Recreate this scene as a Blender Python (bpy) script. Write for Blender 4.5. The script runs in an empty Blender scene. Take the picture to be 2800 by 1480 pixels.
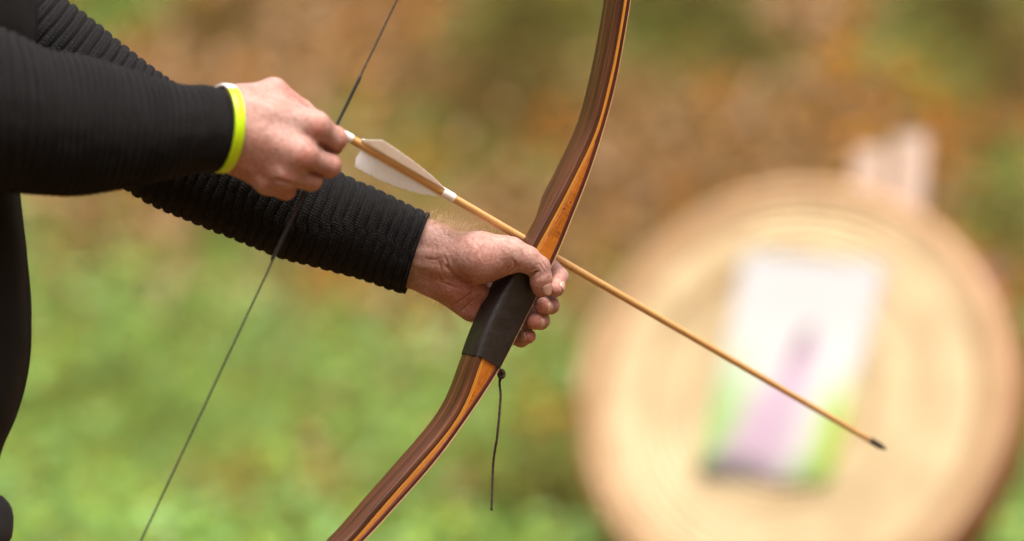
import bpy, math, random
import numpy as np
from mathutils import Vector, Matrix

random.seed(7)
RNG = np.random.default_rng(11)
SC = bpy.context.scene
COL = SC.collection
R_ = math.radians

# ------------------------------------------------------------------ camera, sky, sun, exposure
FPX = 7420.0                      # focal length in photo pixels (photo is 2800 x 1480)
CAMZ, PITCH = 1.5, 6.0
FOCUS = 2.79
cam_d = bpy.data.cameras.new('camera'); cam = bpy.data.objects.new('camera', cam_d); COL.objects.link(cam)
cam.location = (0, 0, CAMZ); cam.rotation_euler = (R_(90 - PITCH), 0, 0)
cam_d.sensor_width = 36.0; cam_d.lens = FPX / 2800 * 36.0
cam_d.clip_start = 0.05; cam_d.clip_end = 600
cam_d.dof.use_dof = True; cam_d.dof.focus_distance = FOCUS; cam_d.dof.aperture_fstop = 1.55
SC.camera = cam

SUN_EL, SUN_AZ = 77.0, 150.0      # azimuth measured clockwise from +Y
world = bpy.data.worlds.new('World'); SC.world = world; world.use_nodes = True
wn = world.node_tree.nodes; wl = world.node_tree.links; wn.clear()
sky = wn.new('ShaderNodeTexSky'); sky.sky_type = 'NISHITA'; sky.sun_disc = False
sky.sun_elevation = R_(SUN_EL); sky.sun_rotation = R_(SUN_AZ)
sky.air_density = 0.35; sky.dust_density = 8.0; sky.ozone_density = 0.0
bgn = wn.new('ShaderNodeBackground'); bgn.inputs['Strength'].default_value = 0.15
out = wn.new('ShaderNodeOutputWorld'); wl.new(sky.outputs[0], bgn.inputs[0]); wl.new(bgn.outputs[0], out.inputs[0])

sun_d = bpy.data.lights.new('sun', 'SUN'); sun = bpy.data.objects.new('sun', sun_d); COL.objects.link(sun)
sun_d.energy = 1.5; sun_d.angle = R_(40); sun_d.color = (1.0, 0.95, 0.88)
_az, _el = R_(SUN_AZ), R_(SUN_EL)
sun_dir = Vector((math.sin(_az) * math.cos(_el), math.cos(_az) * math.cos(_el), math.sin(_el)))
sun.rotation_euler = sun_dir.to_track_quat('Z', 'Y').to_euler(); sun.location = (0, -3, 6)

SC.view_settings.view_transform = 'Standard'; SC.view_settings.look = 'None'
SC.view_settings.gamma = 1.0; SC.view_settings.exposure = 1.05
SC.view_settings.use_curve_mapping = False

# ------------------------------------------------------------------ camera geometry helpers
CAM = np.array([0, 0, CAMZ])
RT = np.array([1.0, 0, 0])
FW = np.array([0, math.cos(R_(PITCH)), -math.sin(R_(PITCH))])
UP = np.array([0, math.sin(R_(PITCH)), math.cos(R_(PITCH))])
D0 = 2.8                          # distance of the bow hand

def P(px, py, z=0.0):
    """photo pixel + millimetres nearer to the camera than the bow hand -> world point"""
    d = D0 - z / 1000.0
    return CAM + FW * d + RT * ((px - 1400) / FPX * d) + UP * ((740 - py) / FPX * d)

def PD(px, py, d):
    return P(px, py, (D0 - d) * 1000.0)

def camvec(x, y_down, z_away):
    v = RT * x - UP * y_down + FW * z_away
    return v / np.linalg.norm(v)

# ------------------------------------------------------------------ object helpers
def tag(o, label=None, cat=None, group=None, kind=None):
    if label: o['label'] = label
    if cat: o['category'] = cat
    if group: o['group'] = group
    if kind: o['kind'] = kind
    return o

def empty(name, loc):
    o = bpy.data.objects.new(name, None); COL.objects.link(o); o.location = Vector([float(a) for a in loc])
    o.empty_display_size = 0.05
    return o

def mesh_obj(name, verts, faces, mat, parent=None, smooth=True, uv=None, attrs=None, colattr=None):
    """verts in world space; faces is an (n,4)/(n,3) array or a list of index lists; uv per vertex"""
    me = bpy.data.meshes.new(name)
    verts = np.asarray(verts, dtype=np.float64)
    if isinstance(faces, np.ndarray):
        k = faces.shape[1]; n = len(faces)
        me.vertices.add(len(verts)); me.vertices.foreach_set('co', verts.ravel())
        me.loops.add(n * k); me.loops.foreach_set('vertex_index', faces.ravel().astype(np.int32))
        me.polygons.add(n)
        me.polygons.foreach_set('loop_start', np.arange(0, n * k, k, dtype=np.int32))
        me.polygons.foreach_set('loop_total', np.full(n, k, dtype=np.int32))
        me.update(calc_edges=True)
    else:
        me.from_pydata(verts.tolist(), [], faces)
        me.update()
    if smooth:
        me.polygons.foreach_set('use_smooth', np.ones(len(me.polygons), dtype=bool))
    if uv is not None:
        li = np.empty(len(me.loops), dtype=np.int32); me.loops.foreach_get('vertex_index', li)
        lay = me.uv_layers.new(name='UVMap'); lay.data.foreach_set('uv', np.asarray(uv, dtype=np.float32)[li].ravel())
    if attrs:
        for an, av in attrs.items():
            a = me.attributes.new(an, 'FLOAT', 'POINT'); a.data.foreach_set('value', np.asarray(av, dtype=np.float32))
    if colattr is not None:
        a = me.color_attributes.new('Col', 'FLOAT_COLOR', 'POINT')
        c = np.ones((len(verts), 4), dtype=np.float32); c[:, :3] = colattr; a.data.foreach_set('color', c.ravel())
    me.validate()
    o = bpy.data.objects.new(name, me); COL.objects.link(o)
    if mat: me.materials.append(mat)
    if parent is not None:
        o.parent = parent
        o.matrix_parent_inverse = Matrix.Translation(parent.location).inverted() if parent.type == 'EMPTY' else Matrix.Identity(4)
    return o

def grid_faces(n, m, close_m=False):
    i = np.arange(n - 1)[:, None]; j = np.arange(m if close_m else m - 1)[None, :]
    j2 = (j + 1) % m
    a = i * m + j; b = i * m + j2; c = (i + 1) * m + j2; d = (i + 1) * m + j
    return np.stack([a, b, c, d], -1).reshape(-1, 4)

def nrm(v):
    v = np.asarray(v, float); return v / np.linalg.norm(v)

def spline(ts, ys, t):
    """monotone-ish cubic (Catmull-Rom) through (ts, ys), vector valued"""
    ts = np.asarray(ts, float); ys = np.asarray(ys, float)
    if ys.ndim == 1: return spline(ts, ys[:, None], t)[:, 0]
    m = np.gradient(ys, ts, axis=0)
    t = np.asarray(t, float); i = np.clip(np.searchsorted(ts, t) - 1, 0, len(ts) - 2)
    h = (ts[i + 1] - ts[i])[:, None]; s = ((t - ts[i])[:, None] / h)
    return ((2*s**3 - 3*s**2 + 1) * ys[i] + (s**3 - 2*s**2 + s) * h * m[i] + (-2*s**3 + 3*s**2) * ys[i+1] + (s**3 - s**2) * h * m[i+1])

def sweep(path, rad, nseg=12, cap=True, sq=None):
    """circular tube along a world polyline; returns verts, faces(list arrays), uv(along, around)"""
    path = np.asarray(path, float); n = len(path)
    rad = np.broadcast_to(np.asarray(rad, float), (n,))
    T = np.gradient(path, axis=0); T /= np.linalg.norm(T, axis=1)[:, None]
    ref = np.array([0.31, 0.52, 0.79]); 
    A = np.cross(T[0], ref); A /= np.linalg.norm(A)
    V = []; UVs = []; s = 0.0
    th = np.linspace(0, 2*np.pi, nseg, endpoint=False)
    for i in range(n):
        A = A - T[i] * A.dot(T[i]); A /= np.linalg.norm(A); B = np.cross(T[i], A)
        if i: s += np.linalg.norm(path[i] - path[i-1])
        V.append(path[i] + rad[i] * (np.cos(th)[:, None] * A + np.sin(th)[:, None] * B))
        UVs.append(np.stack([np.full(nseg, s), th * rad.max()], 1))
    V = np.concatenate(V); UVs = np.concatenate(UVs); F = grid_faces(n, nseg, True).tolist()
    if cap:
        F.append(list(range(nseg))[::-1]); F.append([(n-1)*nseg + k for k in range(nseg)])
    return V, F, UVs

# ------------------------------------------------------------------ material helpers
def mat(name):
    m = bpy.data.materials.new(name); m.use_nodes = True
    nt = m.node_tree; b = nt.nodes['Principled BSDF']
    return m, nt, b

class NT:
    """terse node builder"""
    def __init__(s, nt): s.nt = nt
    def n(s, typ, **kw):
        nd = s.nt.nodes.new(typ)
        for k, v in kw.items():
            if k.startswith('i_'): 
                key = k[2:]
                nd.inputs[int(key) if key.isdigit() else key.replace('_', ' ')].default_value = v
            else: setattr(nd, k, v)
        return nd
    def l(s, a, b): s.nt.links.new(a, b)
    def math(s, op, a, b=None):
        nd = s.nt.nodes.new('ShaderNodeMath'); nd.operation = op
        for i, v in enumerate((a, b)):
            if v is None: continue
            if isinstance(v, (int, float)): nd.inputs[i].default_value = v
            else: s.l(v, nd.inputs[i])
        return nd.outputs[0]
    def mix(s, fac, a, b, blend='MIX'):
        nd = s.nt.nodes.new('ShaderNodeMix'); nd.data_type = 'RGBA'; nd.blend_type = blend
        for idx, v in ((0, fac), (6, a), (7, b)):
            if isinstance(v, (int, float)): nd.inputs[idx].default_value = v
            elif isinstance(v, tuple): nd.inputs[idx].default_value = (*v, 1.0) if len(v) == 3 else v
            else: s.l(v, nd.inputs[idx])
        return nd.outputs[2]
    def ramp(s, fac, stops):
        nd = s.nt.nodes.new('ShaderNodeValToRGB'); cr = nd.color_ramp
        while len(cr.elements) < len(stops): cr.elements.new(0.5)
        for e, (p, c) in zip(cr.elements, stops):
            e.position = p; e.color = (*c, 1.0) if len(c) == 3 else c
        s.l(fac, nd.inputs[0]); return nd.outputs[0]
    def uv(s, sx=1, sy=1, rot=0):
        t = s.n('ShaderNodeUVMap'); mp = s.n('ShaderNodeMapping'); s.l(t.outputs[0], mp.inputs[0])
        mp.inputs['Scale'].default_value = (sx, sy, 1); mp.inputs['Rotation'].default_value = (0, 0, rot); return mp.outputs[0]
    def obj(s, sx=1, sy=None, sz=None):
        t = s.n('ShaderNodeTexCoord'); mp = s.n('ShaderNodeMapping'); s.l(t.outputs['Object'], mp.inputs[0])
        mp.inputs['Scale'].default_value = (sx, sy or sx, sz or sx); return mp.outputs[0]
    def noise(s, vec, scale=1.0, detail=4, rough=0.55, dist=0.0):
        nd = s.n('ShaderNodeTexNoise'); s.l(vec, nd.inputs['Vector'])
        nd.inputs['Scale'].default_value = scale; nd.inputs['Detail'].default_value = detail
        nd.inputs['Roughness'].default_value = rough; nd.inputs['Distortion'].default_value = dist
        return nd.outputs['Fac']
    def vor(s, vec, scale=1.0, feature='F1', rnd=1.0):
        nd = s.n('ShaderNodeTexVoronoi'); s.l(vec, nd.inputs['Vector']); nd.feature = feature
        nd.inputs['Scale'].default_value = scale; nd.inputs['Randomness'].default_value = rnd
        return nd.outputs[0]
    def bump(s, h, dist, strength=1.0, prev=None):
        nd = s.n('ShaderNodeBump'); s.l(h, nd.inputs['Height'])
        nd.inputs['Distance'].default_value = dist; nd.inputs['Strength'].default_value = strength
        if prev is not None: s.l(prev, nd.inputs['Normal'])
        return nd.outputs[0]

def simple_mat(name, col, rough=0.5, var=0.15, scale=40, bump=0.0, bscale=300, coat=0.0):
    m, nt, b = mat(name); N = NT(nt)
    v = N.obj(1); f = N.noise(v, scale, 5, 0.6)
    dark = tuple(c * (1 - var) for c in col); lite = tuple(min(1, c * (1 + var)) for c in col)
    N.l(N.ramp(f, [(0.3, dark), (0.7, lite)]), b.inputs['Base Color'])
    b.inputs['Roughness'].default_value = rough; b.inputs['Coat Weight'].default_value = coat
    if bump: N.l(N.bump(N.noise(v, bscale, 3), bump), b.inputs['Normal'])
    return m

def skin_mat():
    m, nt, b = mat('skin'); N = NT(nt)
    v = N.obj(1)
    red = N.n('ShaderNodeAttribute', attribute_name='red').outputs['Fac']
    blot = N.noise(v, 45, 4, 0.6); fine = N.noise(v, 260, 4, 0.65)
    base = N.ramp(blot, [(0.3, (0.35, 0.190, 0.150)), (0.55, (0.42, 0.262, 0.222)), (0.75, (0.48, 0.335, 0.297))])
    base = N.mix(N.math('MULTIPLY', red, 0.85), base, (0.46, 0.150, 0.105))
    mott = N.ramp(fine, [(0.35, (0.80, 0.70, 0.67)), (0.65, (1.10, 1.10, 1.09))])
    base = N.mix(1.0, base, mott, 'MULTIPLY')
    vein = N.noise(v, 26, 2, 0.4, 1.2)
    vm = N.ramp(vein, [(0.47, (0, 0, 0)), (0.5, (0.35, 0.35, 0.35)), (0.53, (0, 0, 0))])
    base = N.mix(N.math('MULTIPLY', vm, 0.45), base, (0.34, 0.26, 0.26))
    N.l(base, b.inputs['Base Color'])
    b.inputs['Subsurface Weight'].default_value = 0.12
    b.inputs['Subsurface Radius'].default_value = (1.0, 0.35, 0.2); b.inputs['Subsurface Scale'].default_value = 0.006
    N.l(N.ramp(fine, [(0.3, (0.40,)*3), (0.7, (0.56,)*3)]), b.inputs['Roughness'])
    b.inputs['Specular IOR Level'].default_value = 0.32
    w1 = N.noise(N.obj(1, 1.5, 0.8), 330, 4, 0.6, 0.5)
    h = N.bump(w1, 0.0010, 0.7)
    pores = N.vor(v, 1100, 'F1'); h = N.bump(pores, 0.00022, 0.6, h)
    wr = N.noise(N.obj(1.0, 1.0, 0.45), 120, 3, 0.5, 0.8); h = N.bump(wr, 0.0022, 0.6, h)
    N.l(h, b.inputs['Normal'])
    return m

def knit_mat(name, col, row=0.0036, wale=0.0027, hgt=0.0012, sheen=0.07):
    """rows of stitches: dashes along the sleeve (u), side by side around it (v); UVs are in metres"""
    m, nt, b = mat(name); N = NT(nt)
    uv0 = N.n('ShaderNodeUVMap').outputs[0]; sp = N.n('ShaderNodeSeparateXYZ'); N.l(uv0, sp.inputs[0])
    d1 = N.math('MULTIPLY', N.math('SUBTRACT', N.noise(N.uv(1, 1), 140, 2, 0.5), 0.5), 0.0034)
    d2 = N.math('MULTIPLY', N.math('SUBTRACT', N.noise(N.uv(1, 1), 170, 2, 0.5), 0.5), 0.0030)
    u = N.math('DIVIDE', N.math('ADD', sp.outputs[0], d1), row); v = N.math('DIVIDE', N.math('ADD', sp.outputs[1], d2), wale)
    par = N.math('MULTIPLY', N.math('FLOOR', u), 3.7)
    sv = N.math('ABSOLUTE', N.math('SINE', N.math('ADD', N.math('MULTIPLY', v, math.pi), par)))
    su = N.math('POWER', N.math('ABSOLUTE', N.math('SINE', N.math('MULTIPLY', u, math.pi))), 0.6)
    fib = N.noise(N.uv(1, 1), 1500, 3, 0.7); big = N.noise(N.uv(1, 1), 25, 3, 0.5)
    h = N.math('MULTIPLY', sv, su)
    hf = N.math('ADD', N.math('MULTIPLY', h, 0.75), N.math('MULTIPLY', fib, 0.35))
    c = N.ramp(hf, [(0.15, tuple(x * 0.2 for x in col)), (0.55, col), (0.92, tuple(x * 5.5 for x in col))])  # stitch gaps darkened, crests lightened: shade and fibre glints painted into the colour
    c = N.mix(N.math('MULTIPLY', big, 0.4), c, tuple(x * 0.6 for x in col))
    N.l(c, b.inputs['Base Color']); b.inputs['Roughness'].default_value = 0.8
    b.inputs['Specular IOR Level'].default_value = 0.15
    b.inputs['Sheen Weight'].default_value = sheen; b.inputs['Sheen Roughness'].default_value = 0.45
    nb = N.bump(h, hgt); nb = N.bump(fib, 0.0006, 0.8, nb)
    N.l(nb, b.inputs['Normal'])
    return m

def wood_mat(name, c0, c1, c2, across=160, along=5, rough=0.28, coat=0.6, curl=False, flecks=None):
    m, nt, b = mat(name); N = NT(nt)
    uv = N.uv(across, along)
    g = N.noise(uv, 1.0, 6, 0.62, 0.3); g2 = N.noise(N.uv(across * 6, along * 4), 1.0, 3, 0.6)
    c = N.ramp(g, [(0.30, c0), (0.5, c1), (0.70, c2)])
    pores = N.ramp(g2, [(0.32, (0.45,)*3), (0.46, (1.0,)*3)])
    c = N.mix(0.65, c, pores, 'MULTIPLY')
    if curl:
        w = N.noise(N.uv(50, 170), 1.0, 3, 0.5, 1.0)
        c = N.mix(0.5, c, N.ramp(w, [(0.3, (0.62,)*3), (0.7, (1.15,)*3)]), 'MULTIPLY')
    if flecks:
        f = N.noise(N.uv(300, 300), 1.0, 5, 0.7, 0.6); msk = N.noise(N.uv(40, 26), 1.0, 2, 0.5)
        fm = N.math('MULTIPLY', N.ramp(f, [(0.56, (0,)*3), (0.64, (1,)*3)]), N.ramp(msk, [(0.52, (0,)*3), (0.6, (1,)*3)]))
        c = N.mix(fm, c, flecks)
    N.l(c, b.inputs['Base Color']); b.inputs['Roughness'].default_value = rough
    b.inputs['Coat Weight'].default_value = coat; b.inputs['Coat Roughness'].default_value = 0.12
    N.l(N.bump(g2, 0.00025, 0.7), b.inputs['Normal'])
    return m

M = {}
M['skin'] = skin_mat()
M['nail'] = simple_mat('fingernail', (0.50, 0.30, 0.245), 0.35, 0.08, 300, coat=0.1)
M['knit'] = knit_mat('black_rib_knit', (0.0038, 0.0039, 0.0042), sheen=0.04)
M['knit_fine'] = knit_mat('black_fine_knit', (0.0055, 0.0053, 0.0050), 0.0022, 0.0019, 0.0006, 0.02)
M['fuzz'] = simple_mat('wool_fuzz', (0.03, 0.03, 0.031), 0.9)
M['hair'] = simple_mat('body_hair', (0.50, 0.36, 0.20), 0.5)
M['trouser'] = simple_mat('dark_grey_cloth', (0.022, 0.022, 0.024), 0.9, 0.2, 60, 0.001, 700)
M['shoe'] = simple_mat('dark_shoe_leather', (0.03, 0.022, 0.018), 0.5)
M['head_hair'] = simple_mat('brown_hair', (0.06, 0.035, 0.02), 0.6, 0.4, 200, 0.002, 300)
M['neon'] = simple_mat('neon_rubber', (0.50, 0.78, 0.005), 0.4, 0.04, 20)
M['white_plastic'] = simple_mat('white_plastic', (0.82, 0.82, 0.80), 0.35, 0.03, 60)
M['walnut'] = wood_mat('walnut_lacquered', (0.020, 0.006, 0.003), (0.075, 0.024, 0.009), (0.17, 0.062, 0.024), 190, 5, 0.42, 0.12)
M['amber'] = wood_mat('amber_maple_strip', (0.46, 0.18, 0.020), (0.62, 0.26, 0.035), (0.70, 0.32, 0.05), 400, 12, 0.25, 0.7)
M['cherry'] = wood_mat('figured_orange_wood', (0.36, 0.10, 0.010), (0.50, 0.155, 0.016), (0.60, 0.20, 0.025), 120, 12, 0.22, 0.8, True, (0.03, 0.012, 0.006))
M['rosewood'] = wood_mat('dark_red_strip', (0.04, 0.008, 0.005), (0.075, 0.016, 0.009), (0.11, 0.025, 0.014), 300, 8, 0.35, 0.25)
M['pale_edge'] = wood_mat('pale_back_strip', (0.45, 0.26, 0.11), (0.56, 0.34, 0.16), (0.62, 0.40, 0.2), 300, 10, 0.3, 0.6)
M['string'] = simple_mat('dark_bowstring', (0.035, 0.03, 0.03), 0.5, 0.9, 500)
M['serving'] = simple_mat('black_serving', (0.010, 0.010, 0.013), 0.5, 0.3, 900, 0.0003, 1500)
M['cord'] = simple_mat('brown_leather_cord', (0.035, 0.018, 0.010), 0.8, 0.3, 400, 0.0006, 1500)
M['shaft'] = wood_mat('pale_arrow_wood', (0.52, 0.27, 0.08), (0.62, 0.36, 0.13), (0.68, 0.43, 0.18), 700, 10, 0.38, 0.3, False, (0.25, 0.10, 0.03))
M['steel'] = simple_mat('blackened_steel', (0.03, 0.028, 0.022), 0.4, 0.2, 100)

def leather_mat():
    m, nt, b = mat('black_grip_leather'); N = NT(nt); v = N.obj(1)
    f = N.noise(v, 60, 5, 0.6)
    N.l(N.ramp(f, [(0.3, (0.010, 0.008, 0.007)), (0.7, (0.022, 0.018, 0.016))]), b.inputs['Base Color'])
    N.l(N.ramp(N.noise(v, 90, 3), [(0.3, (0.38,)*3), (0.7, (0.58,)*3)]), b.inputs['Roughness'])
    h = N.bump(N.vor(v, 900), 0.0003, 0.6); h = N.bump(N.noise(v, 110, 4, 0.6), 0.0016, 0.6, h)
    N.l(h, b.inputs['Normal']); return m
M['leather'] = leather_mat()

def feather_mat():
    m, nt, b = mat('white_feather'); N = NT(nt)
    w = N.noise(N.uv(1100, 25, 0.0), 1.0, 3, 0.6)
    N.l(N.ramp(w, [(0.3, (0.82, 0.80, 0.77)), (0.48, (0.95, 0.95, 0.95))]), b.inputs['Base Color'])
    b.inputs['Roughness'].default_value = 0.7
    b.inputs['Subsurface Weight'].default_value = 0.1; b.inputs['Subsurface Scale'].default_value = 0.003
    N.l(N.bump(w, 0.0004, 0.8), b.inputs['Normal'])
    tr = N.n('ShaderNodeBsdfTranslucent'); tr.inputs[0].default_value = (0.85, 0.84, 0.80, 1)
    mx = N.n('ShaderNodeMixShader'); mx.inputs[0].default_value = 0.28
    N.l(b.outputs[0], mx.inputs[1]); N.l(tr.outputs[0], mx.inputs[2]); N.l(mx.outputs[0], nt.nodes['Material Output'].inputs[0]); return m
M['feather'] = feather_mat()

def vcol_mat(name, rough=0.75, spec=0.3, trans=0.0, var=0.25, scale=60):
    m, nt, b = mat(name); N = NT(nt)
    c = N.n('ShaderNodeAttribute', attribute_name='Col').outputs['Color']
    f = N.noise(N.obj(1), scale, 3)
    N.l(N.mix(1.0, c, N.ramp(f, [(0.3, (1 - var,)*3), (0.7, (1 + var * 0.5,)*3)]), 'MULTIPLY'), b.inputs['Base Color'])
    b.inputs['Roughness'].default_value = rough; b.inputs['Specular IOR Level'].default_value = spec
    return m
M['leafcol'] = vcol_mat('fallen_leaf', 0.7, 0.12)
M['plantcol'] = vcol_mat('green_leaf', 0.6, 0.2)

def ground_mat():
    m, nt, b = mat('forest_floor'); N = NT(nt); v = N.obj(1)
    n1 = N.noise(v, 0.9, 5, 0.6); n2 = N.noise(v, 6, 6, 0.65); n3 = N.noise(v, 40, 4, 0.7)
    c = N.ramp(n2, [(0.3, (0.07, 0.040, 0.012)), (0.5, (0.16, 0.088, 0.030)), (0.7, (0.26, 0.155, 0.065))])
    green = N.ramp(n2, [(0.3, (0.08, 0.13, 0.018)), (0.7, (0.19, 0.27, 0.055))])
    moss = N.n('ShaderNodeAttribute', attribute_name='moss').outputs['Fac']
    c = N.mix(N.ramp(n1, [(0.54, (0,)*3), (0.66, (0.6,)*3)]), c, green)
    c = N.mix(moss, c, green)
    hum = N.n('ShaderNodeAttribute', attribute_name='humus').outputs['Fac']
    c = N.mix(N.math('MULTIPLY', hum, 0.92), c, (0.05, 0.034, 0.003))
    c = N.mix(0.5, c, N.ramp(n3, [(0.3, (0.5,)*3), (0.7, (1.1,)*3)]), 'MULTIPLY')
    N.l(c, b.inputs['Base Color']); b.inputs['Roughness'].default_value = 0.95
    b.inputs['Specular IOR Level'].default_value = 0.15
    N.l(N.bump(n3, 0.03), b.inputs['Normal']); return m
M['ground'] = ground_mat()

def straw_mat(name, c0, c1, c2):
    m, nt, b = mat(name); N = NT(nt)
    g = N.noise(N.uv(9, 260), 1.0, 5, 0.65, 0.3); big = N.noise(N.obj(1), 7, 4, 0.6)
    c = N.ramp(g, [(0.3, c0), (0.5, c1), (0.7, c2)])
    ring = N.noise(N.n('ShaderNodeAttribute', attribute_name='ring').outputs['Vector'], 1.0, 2, 0.7)
    c = N.mix(0.8, c, N.ramp(ring, [(0.42, (0.55, 0.42, 0.28)), (0.50, (0.98, 0.95, 0.90)), (0.60, (1.1, 1.1, 1.08))]), 'MULTIPLY')
    c = N.mix(0.6, c, N.ramp(big, [(0.3, (0.72, 0.66, 0.58)), (0.65, (1.1, 1.08, 1.05))]), 'MULTIPLY')
    N.l(c, b.inputs['Base Color']); b.inputs['Roughness'].default_value = 0.7
    N.l(N.bump(g, 0.004), b.inputs['Normal']); return m
M['straw'] = straw_mat('straw', (0.54, 0.41, 0.21), (0.76, 0.66, 0.43), (0.86, 0.78, 0.58))
M['straw_dark'] = straw_mat('straw_edge', (0.46, 0.31, 0.17), (0.66, 0.49, 0.30), (0.76, 0.60, 0.40))
M['rim'] = straw_mat('shaded_rim_brown', (0.20, 0.075, 0.03), (0.30, 0.12, 0.045), (0.40, 0.18, 0.08))  # brown rim cover, its side shade darkened into the colour
M['stand'] = wood_mat('pale_stand_timber', (0.42, 0.31, 0.24), (0.54, 0.42, 0.34), (0.62, 0.51, 0.44), 30, 3, 0.7, 0.0)
M['stand_dark'] = wood_mat('dark_stand_timber', (0.10, 0.05, 0.035), (0.17, 0.09, 0.06), (0.22, 0.12, 0.08), 30, 3, 0.8, 0.0)

MM = 0.001
# ------------------------------------------------------------------ implicit surfaces (hands and body)
class Field:
    def __init__(s, lo, hi, h):
        s.lo = np.asarray(lo, float); s.h = h
        s.n = np.ceil((np.asarray(hi, float) - s.lo) / h).astype(int) + 1
        s.ax = [(s.lo[k] + h * np.arange(s.n[k])).astype(np.float32) for k in range(3)]
    def new(s): return np.full(tuple(s.n), 0.06, dtype=np.float32)
    def sub(s, pts, r):
        lo = np.min(pts, 0) - r; hi = np.max(pts, 0) + r
        i0 = np.clip(np.floor((lo - s.lo) / s.h).astype(int), 0, s.n); i1 = np.clip(np.ceil((hi - s.lo) / s.h).astype(int) + 1, 0, s.n)
        return tuple(slice(a, b) for a, b in zip(i0, i1))
    def xyz(s, sl):
        return s.ax[0][sl[0]][:, None, None], s.ax[1][sl[1]][None, :, None], s.ax[2][sl[2]][None, None, :]

def smin(a, b, k):
    if k <= 0: return np.minimum(a, b)
    h = np.maximum(k - np.abs(a - b), 0) / k
    return np.minimum(a, b) - h * h * k * 0.25
def smax(a, b, k): return -smin(-a, -b, k)

def cone(F, G, a, b, ra, rb, k, sub=False, flat=None):
    """blend a rounded cone from a to b (radii in metres) into grid G"""
    a = np.asarray(a, float); b = np.asarray(b, float)
    sl = F.sub(np.stack([a, b]), max(ra, rb) + k + 0.012)
    x, y, z = F.xyz(sl)
    if x.size == 0 or y.size == 0 or z.size == 0: return
    ab = b - a; L2 = max(ab.dot(ab), 1e-12)
    t = np.clip(((x - a[0]) * ab[0] + (y - a[1]) * ab[1] + (z - a[2]) * ab[2]) / L2, 0, 1)
    qx = x - a[0] - t * ab[0]; qy = y - a[1] - t * ab[1]; qz = z - a[2] - t * ab[2]
    if flat is not None:            # squash along one direction: (unit dir, factor)
        fd, fac = flat
        dd = (qx * fd[0] + qy * fd[1] + qz * fd[2]) * (1 / fac - 1)
        qx = qx + dd * fd[0]; qy = qy + dd * fd[1]; qz = qz + dd * fd[2]
    d = np.sqrt(qx * qx + qy * qy + qz * qz) - (ra + (rb - ra) * t)
    d = d.astype(np.float32)
    G[sl] = smax(G[sl], -d, k) if sub else smin(G[sl], d, k)

def surface_net(F, G):
    S = G < 0
    c = [(i, j, k) for i in (0, 1) for j in (0, 1) for k in (0, 1)]
    nx, ny, nz = G.shape
    cnt = np.zeros((nx-1, ny-1, nz-1), dtype=np.uint8)
    for i, j, k in c: cnt += S[i:nx-1+i, j:ny-1+j, k:nz-1+k]
    act = np.argwhere((cnt > 0) & (cnt < 8))
    idx = -np.ones((nx-1, ny-1, nz-1), dtype=np.int64); idx[act[:, 0], act[:, 1], act[:, 2]] = np.arange(len(act))
    acc = np.zeros((len(act), 3)); num = np.zeros(len(act))
    for p in c:
        for ax in range(3):
            if p[ax]: continue
            q = list(p); q[ax] = 1
            ga = G[act[:, 0]+p[0], act[:, 1]+p[1], act[:, 2]+p[2]]; gb = G[act[:, 0]+q[0], act[:, 1]+q[1], act[:, 2]+q[2]]
            m = (ga < 0) != (gb < 0); t = np.where(m, ga / np.where(m, ga - gb, 1), 0)
            pt = np.tile(np.array(p, float), (len(act), 1)); pt[:, ax] += t
            acc[m] += pt[m]; num[m] += 1
    V = F.lo + F.h * (act + acc / num[:, None])
    Q = []
    for ax in range(3):
        o1, o2 = [(1, 2), (2, 0), (0, 1)][ax]
        sl0 = [slice(None)] * 3; sl1 = [slice(None)] * 3
        sl0[ax] = slice(0, -1); sl1[ax] = slice(1, None)
        e = np.argwhere(S[tuple(sl0)] != S[tuple(sl1)])
        ok = (e[:, o1] > 0) & (e[:, o2] > 0) & (e[:, o1] < G.shape[o1]-1) & (e[:, o2] < G.shape[o2]-1); e = e[ok]
        s0 = S[e[:, 0], e[:, 1], e[:, 2]]
        def cell(d1, d2):
            f = e.copy(); f[:, o1] -= d1; f[:, o2] -= d2
            return idx[f[:, 0], f[:, 1], f[:, 2]]
        q = np.stack([cell(1, 1), cell(0, 1), cell(0, 0), cell(1, 0)], 1)
        q[~s0] = q[~s0][:, ::-1]
        Q.append(q)
    return V, np.concatenate(Q)

def surf_z(F, G, px, py, z0=120.0, z1=-70.0):
    """millimetres towards the camera at which the ray of a photo pixel meets the surface"""
    z = np.arange(z0, z1, -0.5); pts = np.array([P(px, py, a) for a in z])
    i = np.round((pts - F.lo) / F.h).astype(int); ok = np.all((i >= 0) & (i < np.array(G.shape)), axis=1)
    v = np.full(len(z), 1.0); v[ok] = G[i[ok, 0], i[ok, 1], i[ok, 2]]
    k = np.nonzero(v < 0)[0]
    return z[k[0]] if len(k) else None

def crease(F, G, px, r, depth=0.3, k=2.5, z0=120.0):
    """cut a fold that follows the surface through the given photo pixels; r = (start, end) radius in mm"""
    d = np.concatenate([[0], np.cumsum(np.hypot(*np.diff(np.array(px, float), axis=0).T))])
    t = np.linspace(0, d[-1], max(4, int(d[-1] / 5)))
    xy = spline(d, np.array(px, float), t); zs = [surf_z(F, G, x, y, z0) for x, y in xy]
    for i in range(len(t) - 1):
        if zs[i] is None or zs[i+1] is None or abs(zs[i] - zs[i+1]) > 9: continue
        f0, f1 = t[i] / d[-1], t[i+1] / d[-1]
        fade = lambda f: (r[0] + (r[1] - r[0]) * f) * (0.45 + 0.55 * math.sin(math.pi * min(1, f + 0.25)))
        r0, r1 = fade(f0), fade(f1)
        cone(F, G, P(*xy[i], zs[i] + r0 * (1 - depth * 2)), P(*xy[i+1], zs[i+1] + r1 * (1 - depth * 2)), r0*MM, r1*MM, k*MM, sub=True)

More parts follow.
